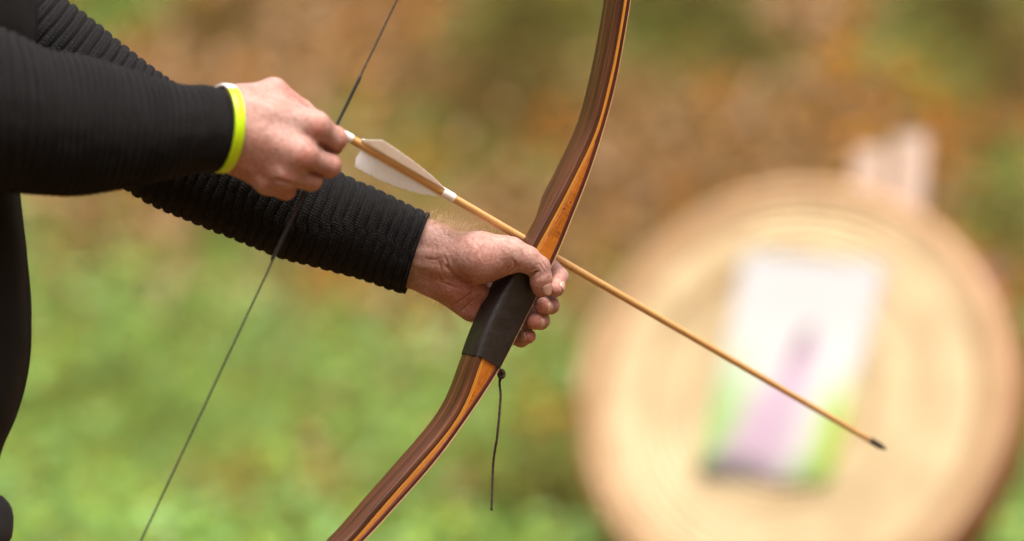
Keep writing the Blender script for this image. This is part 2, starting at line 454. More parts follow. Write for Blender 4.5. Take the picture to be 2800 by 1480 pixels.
def falloff(V, pts):
    """redness weight: list of (point, radius, amount)"""
    w = np.zeros(len(V))
    for p, r, a in pts:
        d = np.linalg.norm(V - np.asarray(p)[None], axis=1)
        w = np.maximum(w, a * np.exp(-(d / r) ** 2))
    return w

# ------------------------------------------------------------------ terrain
def vnoise(x, y, s, seed=0):
    """cheap smooth value noise"""
    x = np.asarray(x, float) * s + seed * 17.3; y = np.asarray(y, float) * s - seed * 9.1
    xi = np.floor(x); yi = np.floor(y); fx = x - xi; fy = y - yi
    fx = fx * fx * (3 - 2 * fx); fy = fy * fy * (3 - 2 * fy)
    def hsh(a, b): 
        v = np.sin(a * 127.1 + b * 311.7 + seed * 74.7) * 43758.5453; return v - np.floor(v)
    return (hsh(xi, yi) * (1-fx) + hsh(xi+1, yi) * fx) * (1-fy) + (hsh(xi, yi+1) * (1-fx) + hsh(xi+1, yi+1) * fx) * fy

def ground_z(x, y):
    x = np.asarray(x, float); y = np.asarray(y, float)
    z = -0.045 * np.clip(y - 3.2, 0, 4.6)
    t = np.clip(y - 8.1 + 0.12 * x, 0, None)
    rise = 0.43 * (np.sqrt(t * t + 0.15) - math.sqrt(0.15))
    rise = np.where(rise > 7, 7 + (rise - 7) * 0.25, rise)
    side = 0.95 * np.clip(-5.0 - x, 0, 16) + 0.6 * np.clip(x - 8, 0, 22) + 0.62 * np.clip(-2.5 - y, 0, 20)   # unseen flanking and rear slopes, added to block low sky light and reflections
    rise = rise + side
    far = np.clip((y - 4.5) / 2, 0, 1)
    bumps = (vnoise(x, y, 0.8, 1) - 0.5) * 0.22 * far + (vnoise(x, y, 2.5, 2) - 0.5) * 0.07 * far
    return z + rise + bumps

def make_ground():
    xs = np.concatenate([np.linspace(-60, -8, 14), np.linspace(-7.5, 7.5, 121), np.linspace(8, 60, 14)])
    ys = np.concatenate([np.linspace(-40, 1, 14), np.linspace(1.5, 18, 140), np.linspace(19, 120, 26)])
    X, Y = np.meshgrid(xs, ys, indexing='ij'); Z = ground_z(X, Y)
    V = np.stack([X, Y, Z], -1).reshape(-1, 3)
    o = mesh_obj('ground', V, grid_faces(len(xs), len(ys)), M['ground'], attrs={'moss': green_zone(X, Y).ravel(), 'humus': patch_w(X, Y, ('dark', 'olive', 'darkgreen')).ravel()})
    o['kind'] = 'structure'
    # faces must look up
    if o.data.polygons[0].normal.z < 0: o.data.flip_normals()
def ray_ground(px, py):
    r = PD(px, py, 1.0) - CAM; d = 5.0
    while d < 40:
        q = CAM + r * d
        if q[2] < float(ground_z(q[0], q[1])): break
        d += 0.05
    return q[0], q[1], d

# patches of the woodland floor: (photo x, photo y, radius in photo px, kind) -> a patch of real size on the ground
PATCH = [(300,20,150,'green'),(560,50,110,'dark'),(720,60,160,'pale'),(520,160,150,'pale'),(1330,90,170,'olive'),(1230,270,170,'dark'),(1080,420,120,'orange'),
 (1400,350,110,'orange'),(1560,470,150,'pale'),(1720,50,170,'olive'),(1880,140,110,'olive'),(2000,50,110,'pale'),(1920,250,170,'pale'),(2150,180,130,'orange'),
 (2430,50,170,'olive'),(2370,300,190,'orange'),(2560,170,130,'dark'),(2545,430,100,'green'),(2470,340,120,'orange'),(2540,570,90,'olive'),
 (1500,620,150,'brown'),(1470,790,120,'brown'),(1425,880,90,'green'),(1380,1050,80,'orange'),(1390,1290,140,'olive'),(1180,1240,110,'brown'),
 (250,570,110,'brown'),(420,600,130,'pale'),(180,660,90,'brown'),(530,660,120,'green'),(830,720,100,'orange'),(660,860,140,'palegreen'),(900,880,150,'green'),
 (230,960,80,'darkgreen'),(550,1230,90,'orange'),(150,1320,80,'darkgreen'),(360,1190,130,'palegreen'),(820,1250,120,'brown'),(1010,960,150,'palegreen'),
 (700,1080,150,'green'),(430,1010,150,'green'),(330,830,150,'green'),(1080,800,110,'brown'),(480,1330,120,'green'),(110,880,120,'green'),(120,500,90,'brown'),(1120,560,130,'brown')]
PW = []
for _x, _y, _r, _k in PATCH:
    gx, gy, gd = ray_ground(_x * 1.087, _y * 1.087)
    rr_ = _r * 1.087 / FPX * gd
    if _k in ('dark', 'olive'): rr_ *= 1.25
    PW.append((gx, gy, rr_ * 0.95, rr_ * 1.5, _k))
def patch_w(x, y, kinds):
    w = np.zeros(np.shape(x))
    for gx, gy, rx, ry, k in PW:
        if k in kinds: w = np.maximum(w, np.exp(-(((x - gx) / rx) ** 2 + ((y - gy) / ry) ** 2) ** 1.3))
    return w

def green_zone(x, y):
    """0 = leaf covered bank, 1 = low fresh green growth"""
    bound = 9.95 - 0.50 * x + (vnoise(x, y, 0.7, 5) - 0.5) * 1.3
    g = 1 / (1 + np.exp((y - bound) / 0.22))
    g = g * np.clip((y - 6.6) / 0.8, 0, 1)            # unseen near ground kept brown so no green light bounces up
    g = np.maximum(g, patch_w(x, y, ('green', 'palegreen', 'darkgreen')))
    g = np.maximum(g, 0.8 * patch_w(x, y, ('olive',)))
    return np.clip(g * (1 - 0.8 * patch_w(x, y, ('brown', 'orange', 'pale'))) * (1 - 0.85 * patch_w(x, y, ('dark',))), 0, 1)

make_ground()

def scatter_leaves():
    n = 80000
    x = RNG.uniform(-6, 6, n); y = RNG.uniform(0.5, 17, n)
    keep = RNG.uniform(0, 1, n) > 0.90 * green_zone(x, y)
    keep &= RNG.uniform(0, 1, len(x)) > 0.75 * patch_w(x, y, ('dark', 'olive'))
    x, y = x[keep], y[keep]; n = len(x)
    z = ground_z(x, y) + RNG.uniform(0.004, 0.045, n)
    L = RNG.uniform(0.03, 0.075, n); W = L * RNG.uniform(0.45, 0.75, n)
    a = RNG.uniform(0, 2*np.pi, n); tilt = RNG.normal(0, 0.55, n); roll = RNG.normal(0, 0.5, n)
    e1 = np.stack([np.cos(a) * np.cos(tilt), np.sin(a) * np.cos(tilt), np.sin(tilt)], 1)
    e2 = np.stack([-np.sin(a) * np.cos(roll), np.cos(a) * np.cos(roll), np.sin(roll)], 1)
    up = np.cross(e1, e2); up *= np.sign(up[:, 2:3])
    sl = 0.40 * np.clip(y - 8.1, 0, 1)           # lie along the slope
    e1[:, 2] += sl * e1[:, 1]; e2[:, 2] += sl * e2[:, 1]
    c = np.stack([x, y, z], 1)
    loc = [(-1, 0, 0.10), (-0.35, -0.9, 0.22), (0.45, -0.75, 0.16), (1.15, 0, 0.1), (0.45, 0.75, 0.16), (-0.35, 0.9, 0.22), (0.05, 0, 0)]
    V = np.stack([c + e1 * (L * 0.5 * u)[:, None] + e2 * (W * 0.5 * v)[:, None] + up * (L * w * 1.2)[:, None] for u, v, w in loc], 1).reshape(-1, 3)
    b = (np.arange(n) * 7)[:, None]
    F = np.concatenate([b + np.array([[6, k, (k + 1) % 6]]) for k in range(6)])
    pal = np.array([(0.40, 0.17, 0.012), (0.48, 0.20, 0.006), (0.16, 0.075, 0.006), (0.38, 0.25, 0.13), (0.45, 0.31, 0.19), (0.10, 0.05, 0.006),
                    (0.40, 0.22, 0.012), (0.50, 0.36, 0.24), (0.16, 0.11, 0.005)])
    zone = vnoise(x, y, 0.75, 8); zone2 = vnoise(x, y, 0.9, 12)
    pick = RNG.integers(0, 9, n)
    warm = RNG.uniform(0, 1, n) < np.clip((zone - 0.5) * 2.6, 0, 0.85); pick[warm] = RNG.choice([0, 1, 1, 6], warm.sum())
    pale = RNG.uniform(0, 1, n) < np.clip((zone2 - 0.52) * 3.0, 0, 0.8); pick[pale] = RNG.choice([3, 4, 7], pale.sum())
    for kd, opts, pr in (('orange', [1, 1, 0, 6], 0.95), ('pale', [3, 4, 7, 7], 0.85), ('dark', [2, 5, 8, 5], 0.9), ('brown', [0, 3, 8, 4], 0.7), ('olive', [8, 5, 2], 0.8)):
        sel = RNG.uniform(0, 1, n) < pr * patch_w(x, y, (kd,)); pick[sel] = RNG.choice(opts, sel.sum())
    colr = pal[pick] * RNG.uniform(0.75, 1.2, (n, 1))
    colr = colr * np.array([0.78, 0.72, 0.62])
    o = mesh_obj('leaf_litter', V, F, M['leafcol'], smooth=False, colattr=np.repeat(colr, 7, 0))
    tag(o, 'brown and orange fallen leaves covering the bank behind the target', 'leaves', kind='stuff')
scatter_leaves()

def scatter_plants():
    n = 120000
    x = RNG.uniform(-6, 6, n); y = RNG.uniform(4.5, 15.5, n)
    g = green_zone(x, y); keep = RNG.uniform(0, 1, n) < g * (0.35 + 0.9 * vnoise(x, y, 1.6, 21))
    x, y = x[keep], y[keep]; n = len(x)
    hgt = RNG.uniform(0.02, 0.16, n) * (0.5 + vnoise(x, y, 1.3, 31))
    z = ground_z(x, y) + hgt
    L = RNG.uniform(0.03, 0.075, n); W = L * RNG.uniform(0.35, 0.7, n)
    a = RNG.uniform(0, 2*np.pi, n); tilt = RNG.normal(0.2, 0.5, n)
    e1 = np.stack([np.cos(a) * np.cos(tilt), np.sin(a) * np.cos(tilt), np.sin(tilt)], 1)
    e2 = np.stack([-np.sin(a), np.cos(a), RNG.normal(0, 0.3, n)], 1); up = np.cross(e1, e2)
    c = np.stack([x, y, z], 1); st = np.stack([x, y, z - hgt - 0.01], 1)
    loc = [(-1, 0, 0), (-0.2, -0.9, 0.1), (1, 0, -0.12), (-0.2, 0.9, 0.1)]
    V = [c + e1 * (L * 0.5 * u)[:, None] + e2 * (W * 0.5 * v)[:, None] + up * (L * w)[:, None] for u, v, w in loc]
    V += [st, st + np.array([0.003, 0, 0])]
    V = np.stack(V, 1).reshape(-1, 3); b = (np.arange(n) * 6)[:, None]
    F = np.concatenate([b + np.array([[0, 1, 2]]), b + np.array([[0, 2, 3]]), b + np.array([[4, 5, 0]])])
    pal = np.array([(0.22, 0.40, 0.06), (0.30, 0.49, 0.10), (0.19, 0.35, 0.10), (0.38, 0.44, 0.06), (0.30, 0.48, 0.22), (0.08, 0.13, 0.010)])
    pick = RNG.integers(0, 6, n); dk = (vnoise(x, y, 1.9, 41) > 0.72); pick[dk & (RNG.uniform(0, 1, n) < 0.7)] = 5
    colr = pal[pick] * RNG.uniform(0.8, 1.25, (n, 1))
    ol = patch_w(x, y, ('olive',)); colr = colr * (1 - ol[:, None] * np.array([0.48, 0.74, 0.93]))
    dg = patch_w(x, y, ('darkgreen',)); colr = colr * (1 - dg[:, None] * np.array([0.6, 0.5, 0.6]))
    pg = patch_w(x, y, ('palegreen',)); colr = colr * (1 + pg[:, None] * np.array([0.35, 0.25, 0.9]))
    colr = colr * np.array([0.82, 0.88, 0.78])
    o = mesh_obj('ground_plants', V, F, M['plantcol'], smooth=False, colattr=np.repeat(colr, 6, 0))
    tag(o, 'low fresh green plants covering the ground below the leafy bank', 'plants', kind='stuff')
scatter_plants()

# ------------------------------------------------------------------ straw target on its stand
TD = 7.2
TC = PD(2150, 1080, TD)
TN = camvec(-0.37, -0.29, -0.88)                 # face normal, leaning back and turned to the archer
TU = nrm(UP - TN * UP.dot(TN)); TR = np.cross(TU, TN)
TRAD = 0.60

def make_target():
    root = empty('straw_target', TC - TU * TRAD)
    tag(root, 'large round coiled straw archery target leaning back on a stand', 'target')
    pitch = 0.0283; turns = 20.5; nseg = 72
    N_ = int(turns * nseg)
    t = np.arange(N_ + 1) / nseg
    rr = 0.012 + pitch * t; th = 2 * np.pi * t
    wob = 0.0035 * (vnoise(th * 1.7, t, 1.0, 3) - 0.5)
    ctr = TC + (rr * np.cos(th))[:, None] * TR + (rr * np.sin(th))[:, None] * TU - (0.014 - wob)[:, None] * TN
    ns = 10; ph = np.linspace(0, 2*np.pi, ns, endpoint=False)
    rad_dir = np.cos(th)[:, None] * TR + np.sin(th)[:, None] * TU
    tube_r = 0.0145
    V = ctr[:, None, :] + tube_r * (np.cos(ph)[None, :, None] * rad_dir[:, None, :] + np.sin(ph)[None, :, None] * TN[None, None, :])
    # stitched straw rope: swell between the stitches
    s_len = np.cumsum(np.concatenate([[0], np.linalg.norm(np.diff(ctr, axis=0), axis=1)]))
    uv = np.stack([np.repeat(s_len, ns), np.tile(ph * tube_r, N_ + 1)], 1)
    rg = np.repeat(rr * 15.0 + 0.25 * np.sin(th * 0.5), ns)
    inner = t < turns - 3.2
    k = int(inner.sum())
    mesh_obj('coiled_face', V[:k].reshape(-1, 3), grid_faces(k, ns, True), M['straw'], root, uv=uv[:k*ns], attrs={'ring': rg[:k*ns]})
    k0 = k - 1
    Vo = V[k0:].reshape(-1, 3)
    mesh_obj('outer_coils', Vo, grid_faces(len(V) - k0, ns, True), M['straw_dark'], root, uv=uv[k0*ns:], attrs={'ring': rg[k0*ns:]})
    # body behind the face and the rim coils
    Rb = rr[-1] - 0.006; th2 = np.linspace(0, 2*np.pi, 120, endpoint=False)
    dirs = np.cos(th2)[:, None] * TR + np.sin(th2)[:, None] * TU
    rings = [TC - TN * d + dirs * r for d, r in ((0.016, 0.0), (0.016, Rb), (0.205, Rb), (0.205, 0.0))]
    mesh_obj('straw_body', np.concatenate(rings), grid_faces(4, 120, True), M['straw_dark'], root, smooth=False,
             uv=np.concatenate([np.stack([th2, np.full(120, i * 0.1)], 1) for i in range(4)]))
    for q in range(6):
        Rr = Rb + 0.006 + 0.003 * math.sin(q * 2.1); dep = 0.034 + q * 0.032
        path = TC - TN * dep + dirs * Rr
        v2 = path[:, None, :] + 0.017 * (np.cos(ph)[None, :, None] * dirs[:, None, :] + np.sin(ph)[None, :, None] * TN[None, None, :])
        v2 = np.concatenate([v2, v2[:1]])
        uvr = np.stack([np.repeat(np.linspace(0, 3.7, 121), ns), np.tile(ph * 0.017, 121)], 1)
        mesh_obj('rim_coil', v2.reshape(-1, 3), grid_faces(121, ns, True), M['rim'], root, uv=uvr)
make_target()

def box_between(a, b, e1, e2, h1, h2, bev=0.006):
    """square timber from a to b; e1/e2 cross axes; chamfered edges"""
    prof = [(h1 - bev, h2), (h1, h2 - bev), (h1, -h2 + bev), (h1 - bev, -h2), (-h1 + bev, -h2), (-h1, -h2 + bev), (-h1, h2 - bev), (-h1 + bev, h2)]
    V = np.array([p + e1 * u + e2 * v for p in (a, b) for u, v in prof])
    F = [[i, (i+1) % 8, 8 + (i+1) % 8, 8 + i] for i in range(8)] + [list(range(8))[::-1], list(range(8, 16))]
    L = np.linalg.norm(b - a)
    uv = np.array([(u + v, s) for s in (0, L) for u, v in prof])
    return V, F, uv

def make_stand():
    back = TC - TN * 0.26
    gz = lambda p: float(ground_z(p[0], p[1]))
    base = TC - TN * 0.25 - TU * 0.7
    root = empty('target_stand', (base[0], base[1], gz(base)))
    tag(root, 'pale timber stand whose two post tops show above the straw target', 'stand')
    # the two front posts run up behind the boss and show above it
    for px, py, off in ((2384, 412, 0.0), (2494, 376, 0.0)):
        d = TD + 0.20
        top = PD(px, py, d)
        # find the plane behind the boss
        tt = (back - CAM).dot(TN) / (top - CAM).dot(TN); top = CAM + (top - CAM) * tt
        dirn = -TU
        foot = top + dirn * 0.3
        for _ in range(200):
            foot = foot + dirn * 0.02
            if foot[2] < gz(foot) - 0.03: break
        V, F, uv = box_between(top, foot, TR, TN, 0.044, 0.028, 0.012)
        mesh_obj('post', V, F, M['stand'], root, smooth=False, uv=uv)
    mid = back - TN * 0.03 + TU * 0.42 + TR * 0.20
    V, F, uv = box_between(mid - TR * 0.46, mid + TR * 0.3, TU, TN, 0.035, 0.015, 0.004)
    mesh_obj('crossbar', V, F, M['stand_dark'], root, smooth=False, uv=uv)
    # back prop
    a = back - TN * 0.06 + TU * 0.46 + TR * 0.27; dirn = nrm(np.array([TN[0] * -0.8, 0.55, -1.0])); f = a.copy()
    for _ in range(400):
        f = f + dirn * 0.01
        if f[2] < gz(f) - 0.03: break
    e1 = nrm(np.cross(dirn, TN)); e2 = np.cross(dirn, e1)
    V, F, uv = box_between(a, f, e1, e2, 0.03, 0.022, 0.004)
    mesh_obj('prop', V, F, M['stand_dark'], root, smooth=False, uv=uv)
    # bottom ledge carries the boss
    lo = TC - TN * 0.11 - TU * (TRAD + 0.035)
    V, F, uv = box_between(lo - TR * 0.4, lo + TR * 0.42, TU, TN, 0.02, 0.15, 0.004)
    mesh_obj('ledge', V, F, M['stand_dark'], root, smooth=False, uv=uv)
make_stand()

def make_paper():
    def on_face(px, py):
        r = PD(px, py, 1.0) - CAM; q = TC + TN * 0.006
        return CAM + r * ((q - CAM).dot(TN) / r.dot(TN))
    tl, tr, br, bl = on_face(2040, 690), on_face(2428, 722), on_face(2268, 1322), on_face(1905, 1300)
    n, m_ = 14, 20
    u = np.linspace(0, 1, n); v = np.linspace(0, 1, m_)
    U_, V_ = np.meshgrid(u, v, indexing='ij')
    Pn = (tl * ((1-U_)*(1-V_))[..., None] + tr * (U_*(1-V_))[..., None] + br * (U_*V_)[..., None] + bl * ((1-U_)*V_)[..., None])
    wav = 0.006 + 0.004 * np.sin(U_ * 7 + V_ * 2) + 0.003 * np.cos(V_ * 9)
    Pn = (Pn + TN * wav[..., None]).reshape(-1, 3)
    F = grid_faces(n, m_); k = n * m_
    # both sides, one millimetre thick
    V2 = np.concatenate([Pn, Pn - TN * 0.001]); F2 = np.concatenate([F, F[:, ::-1] + k])
    m, nt, b = mat('printed_paper'); N = NT(nt)
    uvn = N.n('ShaderNodeUVMap').outputs[0]; sp = N.n('ShaderNodeSeparateXYZ'); N.l(uvn, sp.inputs[0])
    U, W = sp.outputs[0], sp.outputs[1]
    nz = N.noise(N.uv(6, 6), 1.0, 3, 0.5); jit = N.math('MULTIPLY', N.math('SUBTRACT', nz, 0.5), 0.18)
    def step(x, a, c):     # smooth 0..1 between a and c
        nd = N.n('ShaderNodeMapRange', interpolation_type='SMOOTHSTEP'); N.l(x, nd.inputs[0])
        nd.inputs[1].default_value = a; nd.inputs[2].default_value = c; return nd.outputs[0]
    Uj = N.math('ADD', U, jit); Wj = N.math('ADD', W, jit)
    col = N.mix(0.0, (0.58, 0.60, 0.61), (1, 1, 1))
    # green leaves: left part, growing towards the bottom; yellow green at lower right
    gl = N.math('MULTIPLY', step(Uj, 0.42, 0.12), step(Wj, 0.28, 0.75))
    col = N.mix(gl, col, (0.32, 0.52, 0.20))
    gr = N.math('MULTIPLY', step(Uj, 0.68, 0.95), step(Wj, 0.42, 0.72)); col = N.mix(gr, col, (0.36, 0.55, 0.06))
    # slanting violet stem / flower: centre line u = 0.62 -> 0.40 going down
    line = N.math('SUBTRACT', N.math('SUBTRACT', 0.72, N.math('MULTIPLY', W, 0.36)), Uj)
    dist = N.math('ABSOLUTE', line)
    width = N.math('MULTIPLY', W, 0.30)
    band = N.math('MULTIPLY', step(N.math('SUBTRACT', dist, width), 0.04, -0.08), step(W, 0.25, 0.5))
    col = N.mix(band, col, (0.50, 0.39, 0.50))
    dk = N.math('MULTIPLY', step(N.math('ABSOLUTE', N.math('ADD', line, -0.03)), 0.075, 0.01), N.math('MULTIPLY', step(W, 0.26, 0.36), step(W, 0.56, 0.42)))
    col = N.mix(N.math('MULTIPLY', dk, 0.85), col, (0.16, 0.07, 0.13))
    bt = N.math('MULTIPLY', step(Wj, 0.86, 0.98), step(Uj, 0.75, 0.35)); col = N.mix(N.math('MULTIPLY', bt, 0.85), col, (0.05, 0.07, 0.05))
    bt2 = N.math('MULTIPLY', step(Wj, 0.88, 0.98), step(Uj, 0.5, 0.8)); col = N.mix(N.math('MULTIPLY', bt2, 0.6), col, (0.15, 0.30, 0.08))
    tp = step(W, 0.09, 0.0); col = N.mix(N.math('MULTIPLY', tp, 0.5), col, (0.25, 0.34, 0.42))
    N.l(col, b.inputs['Base Color']); b.inputs['Roughness'].default_value = 0.5
    uv = np.stack([U_.ravel(), V_.ravel()], 1); uv = np.concatenate([uv, uv])
    o = mesh_obj('paper_target_face', V2, F2, m, uv=uv)
    tag(o, 'white paper printed in green and violet pinned on the straw target', 'paper target')
make_paper()

# ------------------------------------------------------------------ bow frame (fixed by the arrow and string directions)
BA = camvec(0.750, 0.433, 0.500)                 # along the arrow, away from the archer
BS = camvec(0.428, -0.896, 0.12); BS = nrm(BS - BA * BS.dot(BA))
BN = np.cross(BA, BS); BN = BN if BN.dot(FW) < 0 else -BN      # limb width direction, camera side
BO = P(1400, 850, 0)

def on_plane(px, py, off):
    r = PD(px, py, 1.0) - CAM; q = BO + BN * off
    return CAM + r * ((q - CAM).dot(BN) / r.dot(BN))
def uv_of(px, py, off=0.018):
    x = on_plane(px, py, off) - BO; return x.dot(BA), x.dot(BS)
def BW(u, v, n): return BO + np.multiply.outer(u, BA) + np.multiply.outer(v, BS) + np.multiply.outer(n, BN)

RIDGE = [(1708,0),(1693,87),(1680,163),(1661,244),(1639,337),(1617,391),(1585,456),(1547,532),(1503,614),(1468,676),(1312,989),(1299,1036),(1285,1079),(1265,1121),(1242,1160),(1204,1207),(1144,1275),(1084,1343),(1025,1409),(972,1475)]
BACK = [(1728,0),(1712,92),(1693,201),(1670,299),(1639,402),(1606,500),(1568,592),(1530,690),(1370,1009),(1331,1070),(1289,1132),(1246,1194),(1195,1262),(1136,1330),(1072,1400),(1001,1479)]
def profile(px, off, extra):
    p = [uv_of(*q) for q in px] + extra
    p.sort(key=lambda q: q[1]); p = np.array(p)
    v = np.linspace(-0.82, 0.83, 661)
    u = np.interp(v, p[:, 1], p[:, 0])
    k = np.exp(-0.5 * (np.arange(-18, 19) / 6.0) ** 2); k /= k.sum()
    return v, np.convolve(np.pad(u, 18, mode='edge'), k, mode='valid')
_su = uv_of(915, 354, 0.0)[0]
EXT_R = [(-0.118, 0.50), (-0.196, 0.64), (_su + 0.022, 0.75), (_su - 0.004, 0.80), (_su + 0.006, 0.83),
         (-0.135, -0.45), (-0.205, -0.60), (_su + 0.020, -0.73), (_su - 0.004, -0.79), (_su + 0.006, -0.82)]
EXT_B = [(u + 0.0085, v) for u, v in EXT_R]
BV, U_RIDGE = profile(RIDGE, 0.018, EXT_R)
_, U_BACK = profile(BACK, 0.018, EXT_B)
U_BACK = np.maximum(U_BACK, U_RIDGE + 0.0075)
N_NEAR = np.full_like(BV, 0.018); N_FAR = np.full_like(BV, -0.0130)
N_FAR = N_FAR + 0.0095 * np.exp(-((BV - 0.080) / 0.032) ** 4)
taper = np.clip((np.abs(BV) - 0.35) / 0.47, 0, 1); N_NEAR = N_NEAR * (1 - 0.7 * taper); N_FAR = N_FAR * (1 - 0.7 * taper)

def lam(name, u0, u1, material, parent, bevel=None, rows=None, inset=0.0):
    """one lamination of the bow, between the profile lines u0 and u1, across the limb width"""
    sel = np.ones(len(BV), bool) if rows is None else rows
    v, a, b, nf, nn = BV[sel], u0[sel], u1[sel], N_FAR[sel] + inset, N_NEAR[sel] - inset
    if bevel is None:
        c = 0.0006
        loop = [(a, nf + c), (a, nn - c), (a + c, nn), (b - c, nn), (b, nn - c), (b, nf + c), (b - c, nf), (a + c, nf)]
        lat = [0, 0.033, 0.034, 0.04, 0.041, 0.075, 0.076, 0.085]
    else:                        # rounded belly: profile from far edge over the belly to the near edge
        q = bevel; loop = []; lat = []
        def put(u_, n_, l_): loop.append((u_, n_)); lat.append(l_)
        put(b, nf, -0.008)
        for t in np.linspace(0, np.pi/2, 4): put(a + q * (1 - np.sin(t)), nf + q * (1 - np.cos(t)), 0.001 * t)
        for t in np.linspace(0, 1, 7)[1:-1]:
            w0, w1 = nf + q, nn - q
            put(a - 0.0008 * np.sin(np.pi * t), w0 + (w1 - w0) * t, 0.003 + 0.028 * t)
        for t in np.linspace(0, np.pi/2, 5): put(a + q * (1 - np.cos(t)), nn - q + q * np.sin(t), 0.032 + 0.001 * t)
        put(b, nn, 0.040)
    V = np.stack([BW(u, np.zeros_like(v), np.zeros_like(v)) - BO + BW(np.zeros_like(v), v, np.zeros_like(v)) - BO + BW(np.zeros_like(v), np.zeros_like(v), n) for u, n in loop], 1)
    k = len(loop); nn_ = len(v)
    F = grid_faces(nn_, k, True).tolist() + [list(range(k))[::-1], [(nn_-1)*k + i for i in range(k)]]
    uvc = np.stack([np.tile(np.array(lat), nn_), np.repeat(v, k)], 1)
    return mesh_obj(name, V.reshape(-1, 3), F, material, parent, uv=uvc)

def smooth_by_angle(o, ang=35):
    me = o.data
    me.set_sharp_from_angle(angle=R_(ang)) if hasattr(me, 'set_sharp_from_angle') else None

bow = empty('recurve_bow', BO)
tag(bow, 'laminated brown wooden recurve bow with black leather grip held in the hand', 'bow')
_t = U_BACK - U_RIDGE
tp_ = np.minimum(0.0014, _t * 0.16); td_ = np.minimum(0.0042, _t * 0.42); ty_ = np.minimum(0.0044, _t - tp_ - td_)
L_y1 = U_RIDGE + ty_; L_d0 = U_BACK - tp_ - td_; L_d1 = U_BACK - tp_
for o in (lam('belly_lamination', U_RIDGE - 0.0068, U_RIDGE, M['walnut'], bow, bevel=0.0022),
          lam('amber_strip', U_RIDGE, L_y1, M['amber'], bow),
          lam('dark_strip', L_d0, L_d1, M['rosewood'], bow),
          lam('back_strip', L_d1, U_BACK, M['pale_edge'], bow)):
    smooth_by_angle(o)
wr = (L_d0 - L_y1) > 0.0008
for sgn, nm in ((1, 'riser_wedge'),):
    smooth_by_angle(lam(nm, L_y1, L_d0, M['cherry'], bow, rows=wr))

def u_at(line, v): return float(np.interp(v, BV, line))

def make_grip():
    vs = np.concatenate([[-0.0600, -0.0612, -0.062], np.linspace(-0.0615, 0.0555, 60), [0.0565, 0.0562, 0.055]])
    nth = 64; th = np.linspace(0, 2*np.pi, nth, endpoint=False)
    V = []
    for i, v in enumerate(vs):
        a = u_at(U_RIDGE, v) - 0.0068; b = u_at(U_BACK, v)
        t = (v + 0.062) / 0.118
        swell = 0.0035 * math.sin(math.pi * np.clip(t, 0, 1))
        a -= 0.0016 + swell * 1.2; b += 0.0018
        nf, nn = -0.0155, 0.0197
        if i in (0, len(vs) - 1): a += 0.004; b -= 0.004; nf += 0.004; nn -= 0.004
        if i in (1, len(vs) - 2): a += 0.0008; b -= 0.0008; nf += 0.0008; nn -= 0.0008
        cu, cn = (a + b) / 2, (nf + nn) / 2; hu, hn = (b - a) / 2, (nn - nf) / 2
        e = 0.36
        cs, sn = np.cos(th), np.sin(th)
        uu = cu + hu * np.sign(cs) * np.abs(cs) ** e; nn2 = cn + hn * np.sign(sn) * np.abs(sn) ** e
        vv = v + (0.0025 * np.sin(th * 1.0 + 0.6) - 0.0035 * (uu - cu) / hu * 0.4) * (1 if abs(t - 0.5) > 0.3 else abs(t - 0.5) / 0.3)
        V.append(BO + uu[:, None] * BA + vv[:, None] * BS + nn2[:, None] * BN)
    V = np.concatenate(V)
    o = mesh_obj('leather_grip', V, grid_faces(len(vs), nth, True), M['leather'], bow)
    return o
grip = make_grip()

# string with its served middle, resting in the arrow nock
NOCK = on_plane(915, 354, 0.0)
st_up = on_plane(1086, 0, 0.0); st_lo = on_plane(385, 1480, 0.0)
v_up = (st_up - BO).dot(BS)
tip_u = BO + BA * (u_at(U_RIDGE, 0.80) - 0.004) + BS * 0.80; tip_l = BO + BA * (u_at(U_RIDGE, -0.79) - 0.004) + BS * -0.79
def twist_tube(name, pts, r, material, parent, pitch=0.006, ns=8):
    pts = np.asarray(pts); seg = np.linalg.norm(np.diff(pts, axis=0), axis=1); s = np.concatenate([[0], np.cumsum(seg)])
    n = int(s[-1] / 0.0035) + 2; ss = np.linspace(0, s[-1], n)
    C = np.stack([np.interp(ss, s, pts[:, k]) for k in range(3)], 1)
    T = np.gradient(C, axis=0); T /= np.linalg.norm(T, axis=1)[:, None]
    a = np.cross(T, BN); a /= np.linalg.norm(a, axis=1)[:, None]; b = np.cross(T, a)
    th = np.linspace(0, 2*np.pi, ns, endpoint=False)
    ang = th[None] + (ss / pitch * 2 * np.pi)[:, None]
    ra = r * (1 + 0.22 * np.cos(2 * th))[None]
    V = C[:, None] + (ra * np.cos(ang))[..., None] * a[:, None] + (ra * np.sin(ang))[..., None] * b[:, None]
    V = V.reshape(-1, 3); F = grid_faces(n, ns, True).tolist() + [list(range(ns))[::-1], [(n-1)*ns + i for i in range(ns)]]
    return mesh_obj(name, V, F, material, parent)
string = twist_tube('bowstring', [tip_u, st_up, NOCK, st_lo, tip_l], 0.0010, M['string'], bow, 0.012)
s_a = on_plane(986, 208, 0.0); s_b = on_plane(742, 711, 0.0)
v_n = (NOCK - BO).dot(BS)
twist_tube('serving', [s_a, NOCK, s_b], 0.00155, M['serving'], string, 0.0035)
for nm, tip in (('string_loop', tip_u), ('string_loop', tip_l)):
    th = np.linspace(0, 2*np.pi, 25)[:-1]; c = tip + BA * 0.004
    path = [c + BA * 0.009 * math.cos(t) + BN * 0.010 * math.sin(t) for t in np.append(th, th[0])]
    V, F, _ = sweep(path, 0.0013, 6, False); mesh_obj(nm, V, F, M['serving'], string)

